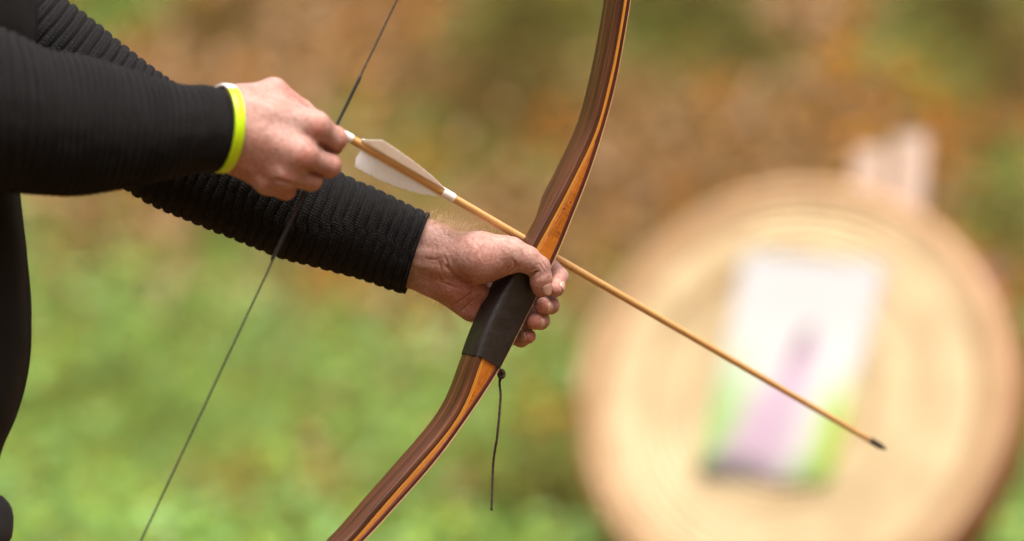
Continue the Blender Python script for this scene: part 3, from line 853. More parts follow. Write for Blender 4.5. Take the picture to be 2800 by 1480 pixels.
def make_lace():
    off = 0.004
    px = [(1371,1012),(1369,1030),(1366,1049),(1368,1068),(1369,1085),(1367,1112),(1365,1140),(1362,1170),(1359,1198),(1354,1228),(1350,1255),(1348,1282),(1347,1309),(1346,1340),(1345,1370),(1344,1396)]
    base = BO + BA * (u_at(U_BACK, -0.066) + 0.002) + BS * -0.066 + BN * 0.006
    d = (base - CAM).dot(FW)
    pts = np.array([PD(x, y, d - 0.002 + 0.004 * math.sin(i * 0.7)) for i, (x, y) in enumerate(px)])
    t = np.arange(len(pts)); tt = np.linspace(0, len(pts) - 1, 90); C = spline(t, pts, tt)
    V, F, _ = sweep(C, 0.00135 + 0.00018 * np.sin(tt * 9), 8); lace = mesh_obj('lace', V, F, M['cord'], bow)
    th = np.linspace(0, 4 * np.pi, 60); kc = PD(1371, 1022, d - 0.001)
    knot = [kc + RT * 0.0028 * math.cos(t) + UP * (0.0036 * math.sin(t) - 0.0016 + 0.0006 * t / 3) - FW * (0.0022 * math.sin(1.5 * t)) for t in th]
    V, F, _ = sweep(knot, 0.0016, 8); mesh_obj('knot', V, F, M['cord'], lace)
    # turn of the lace around the riser under the grip
    v = -0.0655; loop = []
    for t in np.linspace(0, 2*np.pi, 41):
        c, s = math.cos(t), math.sin(t); e = 0.4
        a_, b_ = u_at(U_RIDGE, v) - 0.0068, u_at(U_BACK, v)
        loop.append(BO + BA * ((a_+b_)/2 + ((b_-a_)/2 + 0.0006) * np.sign(c) * abs(c)**e) + BS * (v + 0.0035) + BN * (0.0025 + (0.0155 + 0.0006) * np.sign(s) * abs(s)**e))
    # only the part on the back of the bow is seen
    V, F, _ = sweep(loop[36:] + loop[1:5], 0.0011, 6); mesh_obj('lace_turn', V, F, M['cord'], lace)
make_lace()

# ------------------------------------------------------------------ arrow
A0 = NOCK
A1 = on_plane(1480, 682, -0.0095)
AD = nrm(A1 - A0)
def proj(X):
    r = X - CAM; z = r.dot(FW); return 1400 + FPX * r.dot(RT) / z, 740 - FPX * r.dot(UP) / z, z
ALEN = 0.6
while proj(A0 + AD * ALEN)[0] < 2425: ALEN += 0.001
def a_at(px):                                     # distance along the arrow seen at photo column px
    lo, hi = 0.0, ALEN
    for _ in range(40):
        m_ = (lo + hi) / 2
        if proj(A0 + AD * m_)[0] < px: lo = m_
        else: hi = m_
    return lo
AE = nrm(-FW - AD * (-FW).dot(AD)); AF = np.cross(AE, AD); AF = AF if AF.dot(UP) > 0 else -AF   # towards camera / up in the picture

def make_arrow():
    root = empty('wooden_arrow', A0)
    tag(root, 'wooden arrow with white feathers and dark point laid across the bow', 'arrow')
    s0, s1 = a_at(957), ALEN - 0.030
    s = np.linspace(s0 - 0.004, s1, 160); r = np.interp(s, [0, 0.15, 0.45, ALEN], [0.0043, 0.0043, 0.0040, 0.0033])
    r[:3] *= 0.97
    V, F, uv = sweep(A0 + np.outer(s, AD), r, 20); uv = uv[:, ::-1]
    mesh_obj('shaft', V, F, M['shaft'], root, uv=uv)
    # nock: bulb with a slot around the string
    sn = np.array([-0.007, -0.0068, -0.002, 0.004, 0.010, 0.014, s0 - 0.001, s0 + 0.0015]); rn = np.array([0.0012, 0.0032, 0.0036, 0.0040, 0.0044, 0.0047, 0.0049, 0.0049])
    ss = np.linspace(sn[0], sn[-1], 30); V, F, _ = sweep(A0 + np.outer(ss, AD), np.interp(ss, sn, rn), 20)
    mesh_obj('nock', V, F, M['white_plastic'], root)
    # point
    sp = np.array([s1 - 0.001, s1, s1 + 0.018, s1 + 0.021, s1 + 0.026, ALEN]); rp = np.array([0.0030, 0.0036, 0.0036, 0.0030, 0.0014, 0.0003])
    V, F, _ = sweep(A0 + np.outer(sp, AD), rp, 16); mesh_obj('point', V, F, M['steel'], root)
    # white binding in front of the feathers
    sb = np.linspace(a_at(1208), a_at(1239), 40); rb = 0.0050 + 0.00012 * np.sin(np.linspace(0, 60, 40)); rb[0] = rb[-1] = 0.0044
    V, F, _ = sweep(A0 + np.outer(sb, AD), rb, 20); mesh_obj('binding', V, F, M['white_plastic'], root)
    f0, f1 = a_at(985), a_at(1212); L = f1 - f0
    # shield-cut vane: height along the length
    tt = np.array([0.0, 0.03, 0.08, 0.13, 0.20, 0.32, 0.48, 0.64, 0.78, 0.90, 1.0])
    hh = np.array([0.10, 0.30, 0.62, 1.0, 0.99, 0.95, 0.86, 0.70, 0.50, 0.26, 0.04]) * 0.0165
    for ang, sweepb, cock in ((R_(52), 1.0, 0), (R_(-72), 0.25, 1), (R_(170), 1.0, 0)):
        dirn = AE * math.cos(ang) + AF * math.sin(ang); side = np.cross(AD, dirn)
        n, m_ = 150, 10
        t = np.linspace(0, 1, n)
        if cock: h2 = np.array([0.55, 0.98, 1.0, 0.99, 0.97, 0.92, 0.82, 0.66, 0.47, 0.24, 0.04]) * 0.0185
        else: h2 = hh
        hcur = np.interp(t, tt, h2)
        jag = 1 - 0.05 * RNG.uniform(0, 1, n) * (RNG.uniform(0, 1, n) > 0.7)
        for q in (0.23, 0.41, 0.62, 0.7):           # splits between barbs
            jag[int(q * n)] = 0.86
        hcur = hcur * jag
        w = np.linspace(0, 1, m_)
        curl = 0.0016 * np.sin(t * 3.1)
        base = 0.0041
        fs = 0.003 if cock else 0.0
        X = A0 + AD[None, None] * (f0 + fs + (L - fs) * t[:, None, None]) + dirn[None, None] * (base + hcur[:, None] * w[None])[..., None] \
            + side[None, None] * (0.0025 * w[None] ** 2 * hcur[:, None] / 0.0165 + curl[:, None] * w[None])[..., None]
        X = X - AD[None, None] * (0.004 * w[None] * (1 - t[:, None]) * sweepb)[..., None]
        thick = 0.00022
        V = np.concatenate([(X + side * thick).reshape(-1, 3), (X - side * thick).reshape(-1, 3)])
        F = grid_faces(n, m_); F = np.concatenate([F, F[:, ::-1] + n * m_])
        uv = np.stack([np.repeat(t * L, m_) - np.tile(w, n) * 0.012, np.tile(w * 0.016, n)], 1); uv = np.concatenate([uv, uv])
        fe = mesh_obj('feather', V, F, M['feather'], root, uv=uv)
        q = np.linspace(f0 - 0.003, f1 + 0.004, 40); rq = 0.0010 * np.interp(q, [f0 - 0.003, f0, f1, f1 + 0.004], [0.5, 1, 0.8, 0.5])
        V, F, _ = sweep(A0 + np.outer(q, AD) + dirn * 0.0046, rq, 8); mesh_obj('quill', V, F, M['quill'], fe)
M['quill'] = simple_mat('feather_quill', (0.74, 0.66, 0.50), 0.5, 0.08)
make_arrow()

# ------------------------------------------------------------------ the archer
MM = 0.001
person = empty('person', (-0.70, 2.66, float(ground_z(-0.70, 2.66))))
tag(person, 'archer in a black ribbed knit sweater holding bow and arrow', 'person')

def bow_hand():
    lo = np.min([P(1085, 560, 90), P(1085, 980, -80), P(1600, 560, -80), P(1600, 980, 90)], 0) - 0.005
    hi = np.max([P(1085, 560, 90), P(1085, 980, -80), P(1600, 560, -80), P(1600, 980, 90)], 0) + 0.005
    F = Field(lo, hi, 0.00085)
    G = F.new()
    c = lambda a, b, ra, rb, k, **kw: cone(F, G, P(*a), P(*b), ra*MM, rb*MM, k*MM, **kw)
    # wrist (radial and ulnar bones, flexor tendons)
    c((1085, 628, 4), (1195, 668, 8), 22, 22, 6)
    c((1060, 722, 2), (1160, 748, -2), 20, 19, 14)
    c((1110, 690, 10), (1215, 715, 12), 21, 20, 12)
    c((1120, 712, 27), (1220, 738, 24), 4.5, 4, 6)
    c((1110, 690, 29), (1205, 700, 27), 4.0, 4, 7)
    # back of the hand / metacarpals
    c((1180, 680, -4), (1388, 674, -34), 21, 11.5, 12)
    c((1180, 700, -8), (1385, 765, -42), 20, 12, 12)
    c((1180, 720, -8), (1365, 820, -42), 19, 12, 12)
    c((1180, 745, -8), (1335, 858, -36), 18, 11, 12)
    # heel of the hand (hypothenar)
    c((1196, 768, -2), (1292, 842, -8), 16.5, 15, 12)
    c((1235, 780, 6), (1310, 800, 2), 13, 12, 10)
    # thumb: ball, joint, phalanges
    T = F.new()
    tc = lambda a, b, ra, rb, k, **kw: cone(F, T, P(*a), P(*b), ra*MM, rb*MM, k*MM, **kw)
    tc((1222, 690, 12), (1310, 701, 22), 18, 24, 4)
    tc((1310, 701, 22), (1392, 694, 32), 24, 16.5, 10)
    tc((1330, 722, 26), (1388, 715, 30), 18, 13, 10)
    tc((1398, 692, 32), (1440, 709, 30), 15.6, 13.4, 6)
    tc((1440, 709, 30), (1472, 731, 26), 13.4, 12.2, 4)
    tc((1474, 733, 26), (1480, 764, 25), 11.6, 10.6, 3)
    tc((1480, 764, 25), (1483, 790, 23), 10.8, 8.6, 4)
    tc((1474, 776, 24), (1476, 786, 22), 8.6, 8.2, 4)
    # creases at the thumb joints
    tc((1400, 748, 48), (1416, 731, 44), 1.7, 1.3, 3, sub=True)
    tc((1416, 731, 44), (1407, 716, 50.5), 1.0, 0.5, 3, sub=True)
    tc((1438, 757, 38), (1455, 748, 34), 1.6, 1.1, 3, sub=True)
    tc((1455, 748, 34), (1470, 742, 38.5), 0.9, 0.5, 2.5, sub=True)
    G[:] = smin(G, T, 9*MM)
    # fingers coming round the far side
    def finger(pts, rad, k=3.5):
        H = F.new()
        for i in range(len(pts) - 1):
            cone(F, H, P(*pts[i]), P(*pts[i+1]), rad[i]*MM, rad[i+1]*MM, k*MM)
        return H
    idx = finger([(1388, 676, -36), (1490, 715, -36), (1529, 757, -16), (1519, 791, 3)], (11.5, 10.5, 9.3, 8.4))
    mid = finger([(1385, 765, -42), (1490, 808, -36), (1505, 835, -13), (1484, 836, 3)], (12, 11, 8.9, 8.6))
    rin = finger([(1365, 820, -42), (1466, 858, -36), (1478, 877, -13), (1463, 879, 3)], (12, 10.5, 9.0, 8.8))
    pin = finger([(1335, 858, -36), (1398, 918, -36), (1424, 927, -20), (1446, 920, -6)], (10.5, 8.8, 8.2, 7.4))
    c((1452, 872, -38), (1412, 916, -34), 9.5, 8.0, 3)
    c((1482, 812, -40), (1462, 862, -40), 9.5, 9.5, 3)
    D = smin(idx, mid, 1.6*MM); D = smin(D, rin, 1.6*MM); D = smin(D, pin, 1.6*MM)
    G[:] = smin(G, D, 3*MM)
    for px, r, dp in (([(1394, 746), (1410, 731), (1406, 718), (1398, 705)], (1.6, 0.5), 0.55), ([(1388, 738), (1398, 722), (1396, 712)], (0.8, 0.4), 0.5),
                      ([(1448, 753), (1460, 745), (1474, 741)], (1.3, 0.5), 0.55), ([(1446, 744), (1458, 737), (1468, 734)], (0.6, 0.3), 0.5),
                      ([(1222, 728), (1240, 750), (1272, 768), (1320, 774)], (1.2, 2.2), 0.55), ([(1206, 772), (1250, 786), (1292, 780)], (0.7, 0.6), 0.5),
                      ([(1238, 838), (1275, 812), (1320, 782)], (0.6, 0.8), 0.5), ([(1262, 850), (1296, 818)], (0.5, 0.5), 0.5), ([(1214, 700), (1226, 728), (1226, 752)], (0.3, 0.8), 0.4),
                      ([(1200, 715), (1206, 740), (1200, 768)], (0.3, 0.5), 0.35), ([(1165, 708), (1190, 711), (1205, 706)], (0.4, 0.3), 0.35),
                      ([(1482, 716), (1494, 734)], (0.25, 0.2), 0.35), ([(1476, 722), (1486, 742)], (0.25, 0.2), 0.35)):
        crease(F, G, px, r, dp, 1.6)
    V, Q = surface_net(F, G)
    red = falloff(V, [(P(1519, 791, 10), 0.010, 0.45), (P(1484, 838, 8), 0.011, 0.75), (P(1463, 878, 8), 0.011, 0.85), (P(1444, 922, 0), 0.010, 0.9),
                      (P(1502, 831, -10), 0.012, 0.55), (P(1474, 874, -10), 0.012, 0.6), (P(1482, 785, 30), 0.012, 0.4), (P(1412, 735, 45), 0.010, 0.5),
                      (P(1270, 800, 20), 0.030, 0.70), (P(1300, 840, 5), 0.022, 0.6), (P(1215, 775, 18), 0.018, 0.4), (P(1330, 725, 45), 0.025, 0.32),
                      (P(1460, 752, 36), 0.008, 0.35), (P(1535, 760, 0), 0.012, 0.3)])
    return V, Q, red

def draw_hand():
    pts = [P(580, 190, 230), P(580, 580, 230), P(980, 190, 90), P(980, 580, 90), P(580, 190, 90), P(580, 580, 90), P(980, 190, 230), P(980, 580, 230)]
    F = Field(np.min(pts, 0), np.max(pts, 0), 0.0009)
    G = F.new()
    c = lambda a, b, ra, rb, k, **kw: cone(F, G, P(*a), P(*b), ra*MM, rb*MM, k*MM, **kw)
    # wrist
    c((560, 318, 158), (660, 305, 156), 22, 24, 6)
    c((560, 395, 158), (655, 400, 158), 23, 24, 14)
    c((560, 356, 166), (680, 360, 168), 19, 20, 14)
    # metacarpals
    c((660, 305, 158), (862, 342, 166), 22, 13.5, 10)
    c((665, 350, 162), (826, 420, 174), 21, 13.5, 10)
    c((660, 395, 160), (778, 470, 170), 21, 12.8, 10)
    c((650, 415, 154), (730, 490, 160), 23, 12.5, 10)
    c((720, 330, 158), (800, 370, 164), 20, 16, 10)
    # first metacarpal and thumb
    c((655, 292, 146), (748, 254, 132), 19, 14.5, 12)
    c((748, 254, 132), (824, 304, 116), 14, 11.5, 5)
    c((824, 304, 116), (890, 350, 122), 11, 9.5, 4)
    c((770, 300, 140), (840, 335, 150), 16, 12, 10)
    # knuckles
    c((858, 348, 168), (866, 352, 168), 11.5, 11.5, 12)
    c((824, 426, 176), (832, 430, 175), 11.5, 11.5, 12)
    c((778, 478, 171), (784, 482, 170), 10.5, 10.5, 12)
    c((728, 500, 160), (734, 503, 160), 9.4, 9, 10)
    # webs that fill the hand between the first joints
    c((862, 362, 155), (838, 432, 160), 12.5, 12.5, 7)
    c((834, 436, 160), (788, 476, 158), 12, 12, 7)
    c((780, 478, 157), (735, 500, 151), 11.5, 10.5, 7)
    c((700, 380, 170), (800, 420, 172), 16, 15, 12)
    def finger(pts, rad, k=3.5):
        H = F.new()
        for i in range(len(pts) - 1):
            cone(F, H, P(*pts[i]), P(*pts[i+1]), rad[i]*MM, rad[i+1]*MM, k*MM)
        return H
    idx = finger([(858, 346, 168), (914, 380, 152), (912, 396, 130), (888, 392, 118)], (13, 12.2, 9.6, 8.5))
    mid = finger([(826, 425, 174), (900, 453, 156), (895, 460, 132), (868, 450, 122)], (13, 11.4, 9.8, 8.6))
    rin = finger([(776, 474, 170), (850, 491, 155), (845, 492, 132), (822, 480, 124)], (12.5, 11.0, 9.4, 8.3))
    pin = finger([(728, 496, 160), (781, 519, 151), (778, 514, 132), (762, 500, 126)], (11, 9.8, 8.2, 7.4))
    D = smin(idx, mid, 1.4*MM); D = smin(D, rin, 1.4*MM); D = smin(D, pin, 1.4*MM)
    G[:] = smin(G, D, 4*MM)
    for px, r, dp in (([(876, 394), (900, 407), (928, 424)], (1.2, 2.4), 0.6), ([(832, 462), (862, 474), (892, 485)], (1.2, 2.4), 0.6), ([(752, 492), (784, 500), (814, 509)], (1.2, 2.2), 0.6)):
        crease(F, G, px, r, dp, 3.0, 230.0)
    V, Q = surface_net(F, G)
    red = falloff(V, [(P(868, 358, 182), 0.010, 0.75), (P(831, 433, 188), 0.012, 0.75), (P(785, 485, 182), 0.010, 0.45), (P(936, 400, 150), 0.016, 0.55),
                      (P(925, 465, 156), 0.016, 0.5), (P(870, 505, 158), 0.014, 0.4), (P(790, 530, 150), 0.014, 0.55), (P(700, 450, 178), 0.030, 0.35),
                      (P(640, 440, 175), 0.025, 0.35), (P(760, 420, 185), 0.03, 0.22), (P(800, 262, 130), 0.014, 0.4)])
    return V, Q, red

def rough_head():
    """neck and head above the frame"""
    hx, hy = -0.70, 2.64
    F = Field((hx - 0.16, hy - 0.20, 1.40), (hx + 0.2, hy + 0.18, 1.99), 0.005); G = F.new()
    c = lambda a, b, ra, rb, k, **kw: cone(F, G, np.array(a), np.array(b), ra, rb, k, **kw)
    fd = nrm(np.array([0.85, 0.52, -0.12]))          # looks down the arrow
    o = np.array([hx + 0.02, hy, 1.75]); u = np.array([0, 0, 1.0]); sd = np.cross(fd, u)
    c((hx, hy, 1.42), o - u * 0.06 - fd * 0.02, 0.062, 0.055, 0.03)
    c(o + u * 0.06 - fd * 0.035, o + u * 0.055 + fd * 0.02, 0.082, 0.078, 0.03)
    c(o + u * 0.02, o - u * 0.07 + fd * 0.045, 0.070, 0.045, 0.03)
    c(o - u * 0.095 + fd * 0.068, o - u * 0.09 + fd * 0.06, 0.020, 0.02, 0.02)
    c(o + u * 0.03 + fd * 0.088, o - u * 0.015 + fd * 0.108, 0.010, 0.014, 0.012)
    for s in (-1, 1):
        c(o + u * 0.035 + fd * 0.098 + sd * 0.034 * s, o + u * 0.035 + fd * 0.10 + sd * 0.03 * s, 0.010, 0.01, 0.012, sub=True)
        c(o + u * 0.03 + fd * 0.080 + sd * 0.031 * s, o + u * 0.03 + fd * 0.081 + sd * 0.031 * s, 0.0125, 0.0125, 0.003)
        c(o + u * 0.03 + sd * 0.079 * s - fd * 0.01, o - u * 0.015 + sd * 0.076 * s - fd * 0.004, 0.016, 0.009, 0.006)
        c(o - u * 0.052 + fd * 0.09, o - u * 0.050 + fd * 0.078 + sd * 0.022 * s, 0.009, 0.006, 0.006)
    return surface_net(F, G)

def build_body():
    (v1, q1, r1), (v2, q2, r2) = bow_hand(), draw_hand()
    v3, q3 = rough_head()
    # arms and shoulders inside the sweater join the hands and the neck into one surface
    key = np.array([P(1120, 690, 6), P(1000, 640, 10), P(745, 560, 18), P(460, 410, 36), P(150, 180, 56), P(-120, -20, 70), P(-420, -70, 130),
                    P(-720, 20, 190), P(-420, 170, 236), P(-120, 270, 236), P(150, 335, 205), P(420, 355, 174), P(585, 356, 160)])
    kr = np.array([24, 28, 34, 36, 42, 44, 45, 36, 36, 36, 36, 32, 26]) * MM
    t = np.arange(len(key)); tt = np.linspace(0, len(key) - 1, 97); C = spline(t, key, tt); rad = np.interp(tt, t, kr)
    v4, f4, _ = sweep(C, rad, 16, cap=False); f4 = np.array(f4)
    V = np.concatenate([v1, v2, v3, v4]); o2, o3, o4 = len(v1), len(v1) + len(v2), len(v1) + len(v2) + len(v3)
    Q = [q1, q2 + o2, q3 + o3, f4 + o4]
    def weld(ring, cloud, off):
        out_ = []
        for i in range(len(ring)):
            a_, b_ = ring[i], ring[(i + 1) % len(ring)]
            j = int(np.argmin(((cloud - V[a_]) ** 2).sum(1))) + off; j2 = int(np.argmin(((cloud - V[b_]) ** 2).sum(1))) + off
            if j2 == j: j2 = j - 1 if j > off else j + 1
            out_.append([a_, b_, j2, j])
        return np.array(out_)
    n4 = len(v4)
    Q.append(weld(np.arange(16) + o4, v1, 0)); Q.append(weld(np.arange(n4 - 16, n4) + o4, v2, o2))
    mid = o4 + 16 * 48; Q.append(weld(np.arange(16) + mid, v3, o3))
    red = np.concatenate([r1, r2, np.zeros(len(v3) + n4)])
    return mesh_obj('body', V, np.concatenate(Q), M['skin'], person, attrs={'red': red})
body = build_body()

def nail(base, tip, dors, r0, r1, w_ang, length, back=0.0):
    """curved plate on the back of a finger end: base->tip is the finger axis, dors the outward direction"""
    ax = nrm(tip - base); d = nrm(dors - ax * dors.dot(ax)); s = np.cross(ax, d)
    n, m_ = 10, 11; V = []
    for i in range(n):
        f = i / (n - 1)
        for j in range(m_):
            g = -1 + 2 * j / (m_ - 1)
            wid = w_ang * (1 - 0.35 * max(0, 0.25 - f) / 0.25) * (1 - 0.22 * max(0, f - 0.8) / 0.2)
            a = g * wid
            lift = 0.0002 + 0.0003 * f - 0.0009 * abs(g) ** 4 - 0.0008 * max(0, 0.2 - f) / 0.2
            along = back + length * (f - 0.16 * f * g * g + 0.12 * (1 - f) * g * g)
            rr = r0 + (r1 - r0) * f + lift - 0.0006 * f * f
            V.append(tip + ax * (along - length * 0.62) + (d * math.cos(a) + s * math.sin(a)) * rr)
    V = np.array(V); ctr = np.array(tip); k = len(V)
    inner = V - (V - ctr) / np.linalg.norm(V - ctr, axis=1)[:, None] * 0.0012
    F = grid_faces(n, m_); F = np.concatenate([F, F[:, ::-1] + k])
    edge = [(i, i + 1) for i in range(m_ - 1)] + [((n-1)*m_ + i + 1, (n-1)*m_ + i) for i in range(m_ - 1)] + [((i+1)*m_, i*m_) for i in range(n-1)] + [(i*m_ + m_-1, (i+1)*m_ + m_-1) for i in range(n-1)]
    E = np.array([[a, b, b + k, a + k][::-1] for a, b in edge]); F = np.concatenate([F, E])
    return mesh_obj('fingernail', np.concatenate([V, inner]), F, M['nail'], body)
cv = lambda x, y, z: RT * x - UP * y - FW * z       # picture right, down, towards camera
nail(P(1480, 764, 25), P(1483, 790, 23), cv(0.66, -0.05, 0.72), 0.0114, 0.0094, 0.74, 0.0150, 0.001)
nail(P(1529, 757, -16), P(1519, 791, 3), cv(0.30, 0.35, 0.85), 0.0097, 0.0089, 0.66, 0.0110, -0.001)
nail(P(1505, 835, -13), P(1484, 836, 3), cv(0.70, 0.30, 0.58), 0.0095, 0.0090, 0.78, 0.0112, 0.0)
nail(P(1478, 877, -13), P(1463, 879, 3), cv(0.72, 0.28, 0.58), 0.0096, 0.0092, 0.78, 0.0105, 0.0)
nail(P(1424, 927, -20), P(1446, 920, -6), cv(0.25, -0.15, 0.90), 0.0087, 0.0079, 0.70, 0.0090, 0.002)

# ---- sweater: two ribbed sleeves and the body of the sweater
def sleeve(stations, n_s, n_t, pitch, amp, seed=0, soft=False, cuff=True, twist=0.0, seam=None, pitch2=None, fade=None):
    """stations: (top px, bottom px, z mm, depth half mm, skew mm) -> ribbed tube, first station is the cuff"""
    C, H1, H2, SK = [], [], [], []
    for (tx, ty), (bx, by), z, hd, sk in stations:
        a, b = P(tx, ty, z), P(bx, by, z); C.append((a + b) / 2); H1.append((a - b) / 2); H2.append(hd * MM); SK.append(sk * MM)
    C = np.array(C); L = np.concatenate([[0], np.cumsum(np.linalg.norm(np.diff(C, axis=0), axis=1))])
    s = np.linspace(0, L[-1], n_s); th = np.linspace(-np.pi/2, 1.5*np.pi, n_t, endpoint=False)
    c = spline(L, C, s); h1 = spline(L, np.array(H1), s); h2 = spline(L, np.array(H2), s); sk = spline(L, np.array(SK), s)
    T = np.gradient(c, axis=0); T /= np.linalg.norm(T, axis=1)[:, None]
    e1 = h1 / np.linalg.norm(h1, axis=1)[:, None]; e2 = np.cross(T, e1); e2 /= np.linalg.norm(e2, axis=1)[:, None]
    e2 *= np.where((e2 @ FW) > 0, -1, 1)[:, None]       # towards the camera
    sn = np.sin(th)[None]; cs = np.cos(th)[None]
    S = s[:, None] + 0 * th[None]
    Sx = S + twist * (sn * cs) + 0.0024 * (vnoise(S * 30, np.cos(th)[None] * 2 + np.sin(th)[None] * 3 + 0 * S, 1.0, seed) - 0.5)
    if pitch2: ph = np.interp(s, np.linspace(0, L[-1], 400), np.cumsum(np.linspace(1/pitch, 1/pitch2, 400)) * L[-1] / 400)[:, None] + (Sx - S) / pitch
    else: ph = Sx / pitch
    ph = ph + 0.55 * (vnoise(S * 26, 0 * S + np.cos(th)[None] * 0.8, 1.0, seed + 13) - 0.5) + 0.12 * (vnoise(S * 70, np.cos(th)[None] * 2.5 + 0 * S, 1.0, seed + 17) - 0.5)
    if seam is not None:
        d = (th[None] - seam + np.pi) % (2*np.pi) - np.pi
        ph = ph + 0.45 / (1 + np.exp(-(d + 0.25 * np.sin(S * 30)) / 0.05)) * (np.abs(d) < 1.6)
    fr = ph - np.floor(ph)
    groove = np.exp(-((fr - 0.5) / 0.12) ** 2) * (0.75 + 0.5 * vnoise(S * 45, np.cos(th)[None] * 4 + np.sin(th)[None] * 2 + 0 * S, 1.0, seed + 7))
    rib = 0.55 + 0.12 * np.cos(2 * np.pi * fr + np.pi) * -1 - 0.85 * groove
    if soft: rib = 0.5 - 0.5 * np.cos(2 * np.pi * fr) * (0.8 + 0.4 * vnoise(S * 40, np.cos(th)[None] * 3 + 0 * S, 1.0, seed + 2))
    fz = 1.0 if fade is None else np.interp(s, *fade)[:, None]
    disp = amp * rib * fz
    R = np.linalg.norm(h1, axis=1)[:, None]
    stitch = 0.00022 * np.sin(th[None] * np.round(2*np.pi*0.046/0.0030) + 2.4 * np.floor(ph * 3)) * np.abs(np.sin(ph * 3 * np.pi))
    lump = 0.0050 * (vnoise(S * 14, np.cos(th)[None] * 1.3 + 0 * S, 1.0, seed + 3) - 0.5) + 0.0012 * (vnoise(S * 60, cs * 5 + sn * 3 + 0 * S, 1.0, seed + 9) - 0.5)
    dd = disp + lump + stitch * (0.3 + 0.7 * fz)
    X = c[:, None] + e1[:, None] * ((R + dd) * cs)[..., None] + (e2[:, None] * (h2[:, None] + dd)[..., None] - T[:, None] * sk[:, None, None]) * sn[..., None]
    UVv = np.stack([S, 0.048 * np.broadcast_to(th[None], S.shape)], -1)
    if cuff:                     # fold the edge in
        ins = []
        cen = X[0].mean(0); tdir = T[0]
        for q, (dr, back) in enumerate(((0.0006, -0.0008), (0.0022, -0.0010), (0.0034, 0.001), (0.0042, 0.014))):
            dv = X[0] - cen; ln = np.linalg.norm(dv, axis=1)[:, None]
            ins.append(cen + dv * (1 - dr / ln) + tdir * back)
        X = np.concatenate([np.stack(ins[::-1]), X]); UVv = np.concatenate([np.repeat(UVv[:1], 4, 0), UVv])
    return X, UVv

BOW_ST = [((1174, 583), (1106, 800), 6, 37, -3), ((1127, 566), (1050, 783), 7, 38, -2), ((1087, 549), (1005, 770), 8, 39, 0), ((983, 502), (895, 738), 12, 42, 0),
          ((845, 438), (745, 693), 18, 45, 0), ((720, 378), (610, 641), 24, 48, 0), ((610, 315), (490, 590), 30, 50, 0), ((530, 260), (400, 545), 36, 52, 0),
          ((411, 176), (235, 440), 44, 54, 0), ((288, 85), (95, 350), 52, 56, 0), ((177, 0), (-25, 270), 60, 58, 0), ((60, -85), (-150, 190), 66, 62, 0), ((-60, -150), (-260, 130), 72, 66, 0)]
DRAW_ST = [((597, 240), (586, 470), 160, 36, 19), ((560, 231), (545, 474), 161, 38, 15), ((500, 229), (480, 484), 166, 40, 11), ((411, 213), (395, 497), 174, 46, 8),
           ((329, 184), (310, 510), 184, 53, 6), ((226, 152), (205, 524), 196, 60, 4), ((103, 134), (95, 523), 212, 64, 0), ((0, 82), (10, 515), 228, 66, -6),
           ((-110, 20), (-120, 500), 240, 66, -10), ((-260, -20), (-330, 420), 244, 66, -6), ((-480, -60), (-540, 360), 236, 68, 0), ((-680, -130), (-720, 290), 222, 76, 0), ((-820, -180), (-850, 240), 205, 78, 0), ((-930, -150), (-950, 170), 175, 66, 0), ((-985, -60), (-990, 80), 150, 30, 0)]
X1, UV1 = sleeve(BOW_ST, 1000, 260, 0.0112, 0.0030, 1, False, True, 0.006, seam=R_(100))
X2, UV2 = sleeve(DRAW_ST, 620, 140, 0.0066, 0.0036, 5, True, True, 0.0, pitch2=0.011, fade=([0, 0.012, 0.03, 0.06, 0.5], [0.1, 0.1, 0.3, 1.0, 1.15]))

def torso_tube(rows, n_s, n_t):
    """rows: (py, left px, right px, z mm, depth half mm)"""
    py = np.array([r[0] for r in rows], float); t = np.linspace(py[0], py[-1], n_s)
    g = lambda k: spline(py, np.array([r[k] for r in rows], float), t)
    l, r_, z, hd = g(1), g(2), g(3), g(4)
    th = np.linspace(0, 2*np.pi, n_t, endpoint=False)
    X = np.zeros((n_s, n_t, 3))
    for i in range(n_s):
        a, b = P(l[i], t[i], z[i]), P(r_[i], t[i], z[i]); c = (a + b) / 2; h = np.linalg.norm(b - a) / 2
        e = 0.85; ss = np.sign(np.sin(th)) * np.abs(np.sin(th)) ** e; cc = np.sign(np.cos(th)) * np.abs(np.cos(th)) ** e
        bump_ = 1 + 0.012 * (vnoise(np.cos(th) * 4 + i * 0.05, np.sin(th) * 4, 1.0, 3) - 0.5)
        X[i] = c + RT * (h * cc * bump_)[:, None] - FW * (hd[i] * MM * ss * bump_)[:, None]
    UVv = np.stack([np.repeat(t[:, None] / 2700, n_t, 1), np.repeat(th[None] * 0.17, n_s, 0)], -1)
    return X, UVv
TORSO = [(-330, -560, -330, 130, 70), (-250, -700, -190, 130, 90), (-160, -860, 10, 132, 115), (-60, -900, 80, 132, 125), (60, -880, 97, 132, 125), (160, -850, 88, 128, 122), (300, -830, 62, 120, 120),
         (510, -800, 46, 110, 118), (700, -790, 68, 105, 118), (880, -790, 78, 100, 122), (960, -790, 77, 98, 124), (1070, -770, 60, 98, 120), (1150, -740, 35, 98, 114), (1230, -700, 0, 98, 106), (1290, -680, -18, 98, 100)]
X3, UV3 = torso_tube(TORSO, 260, 120)

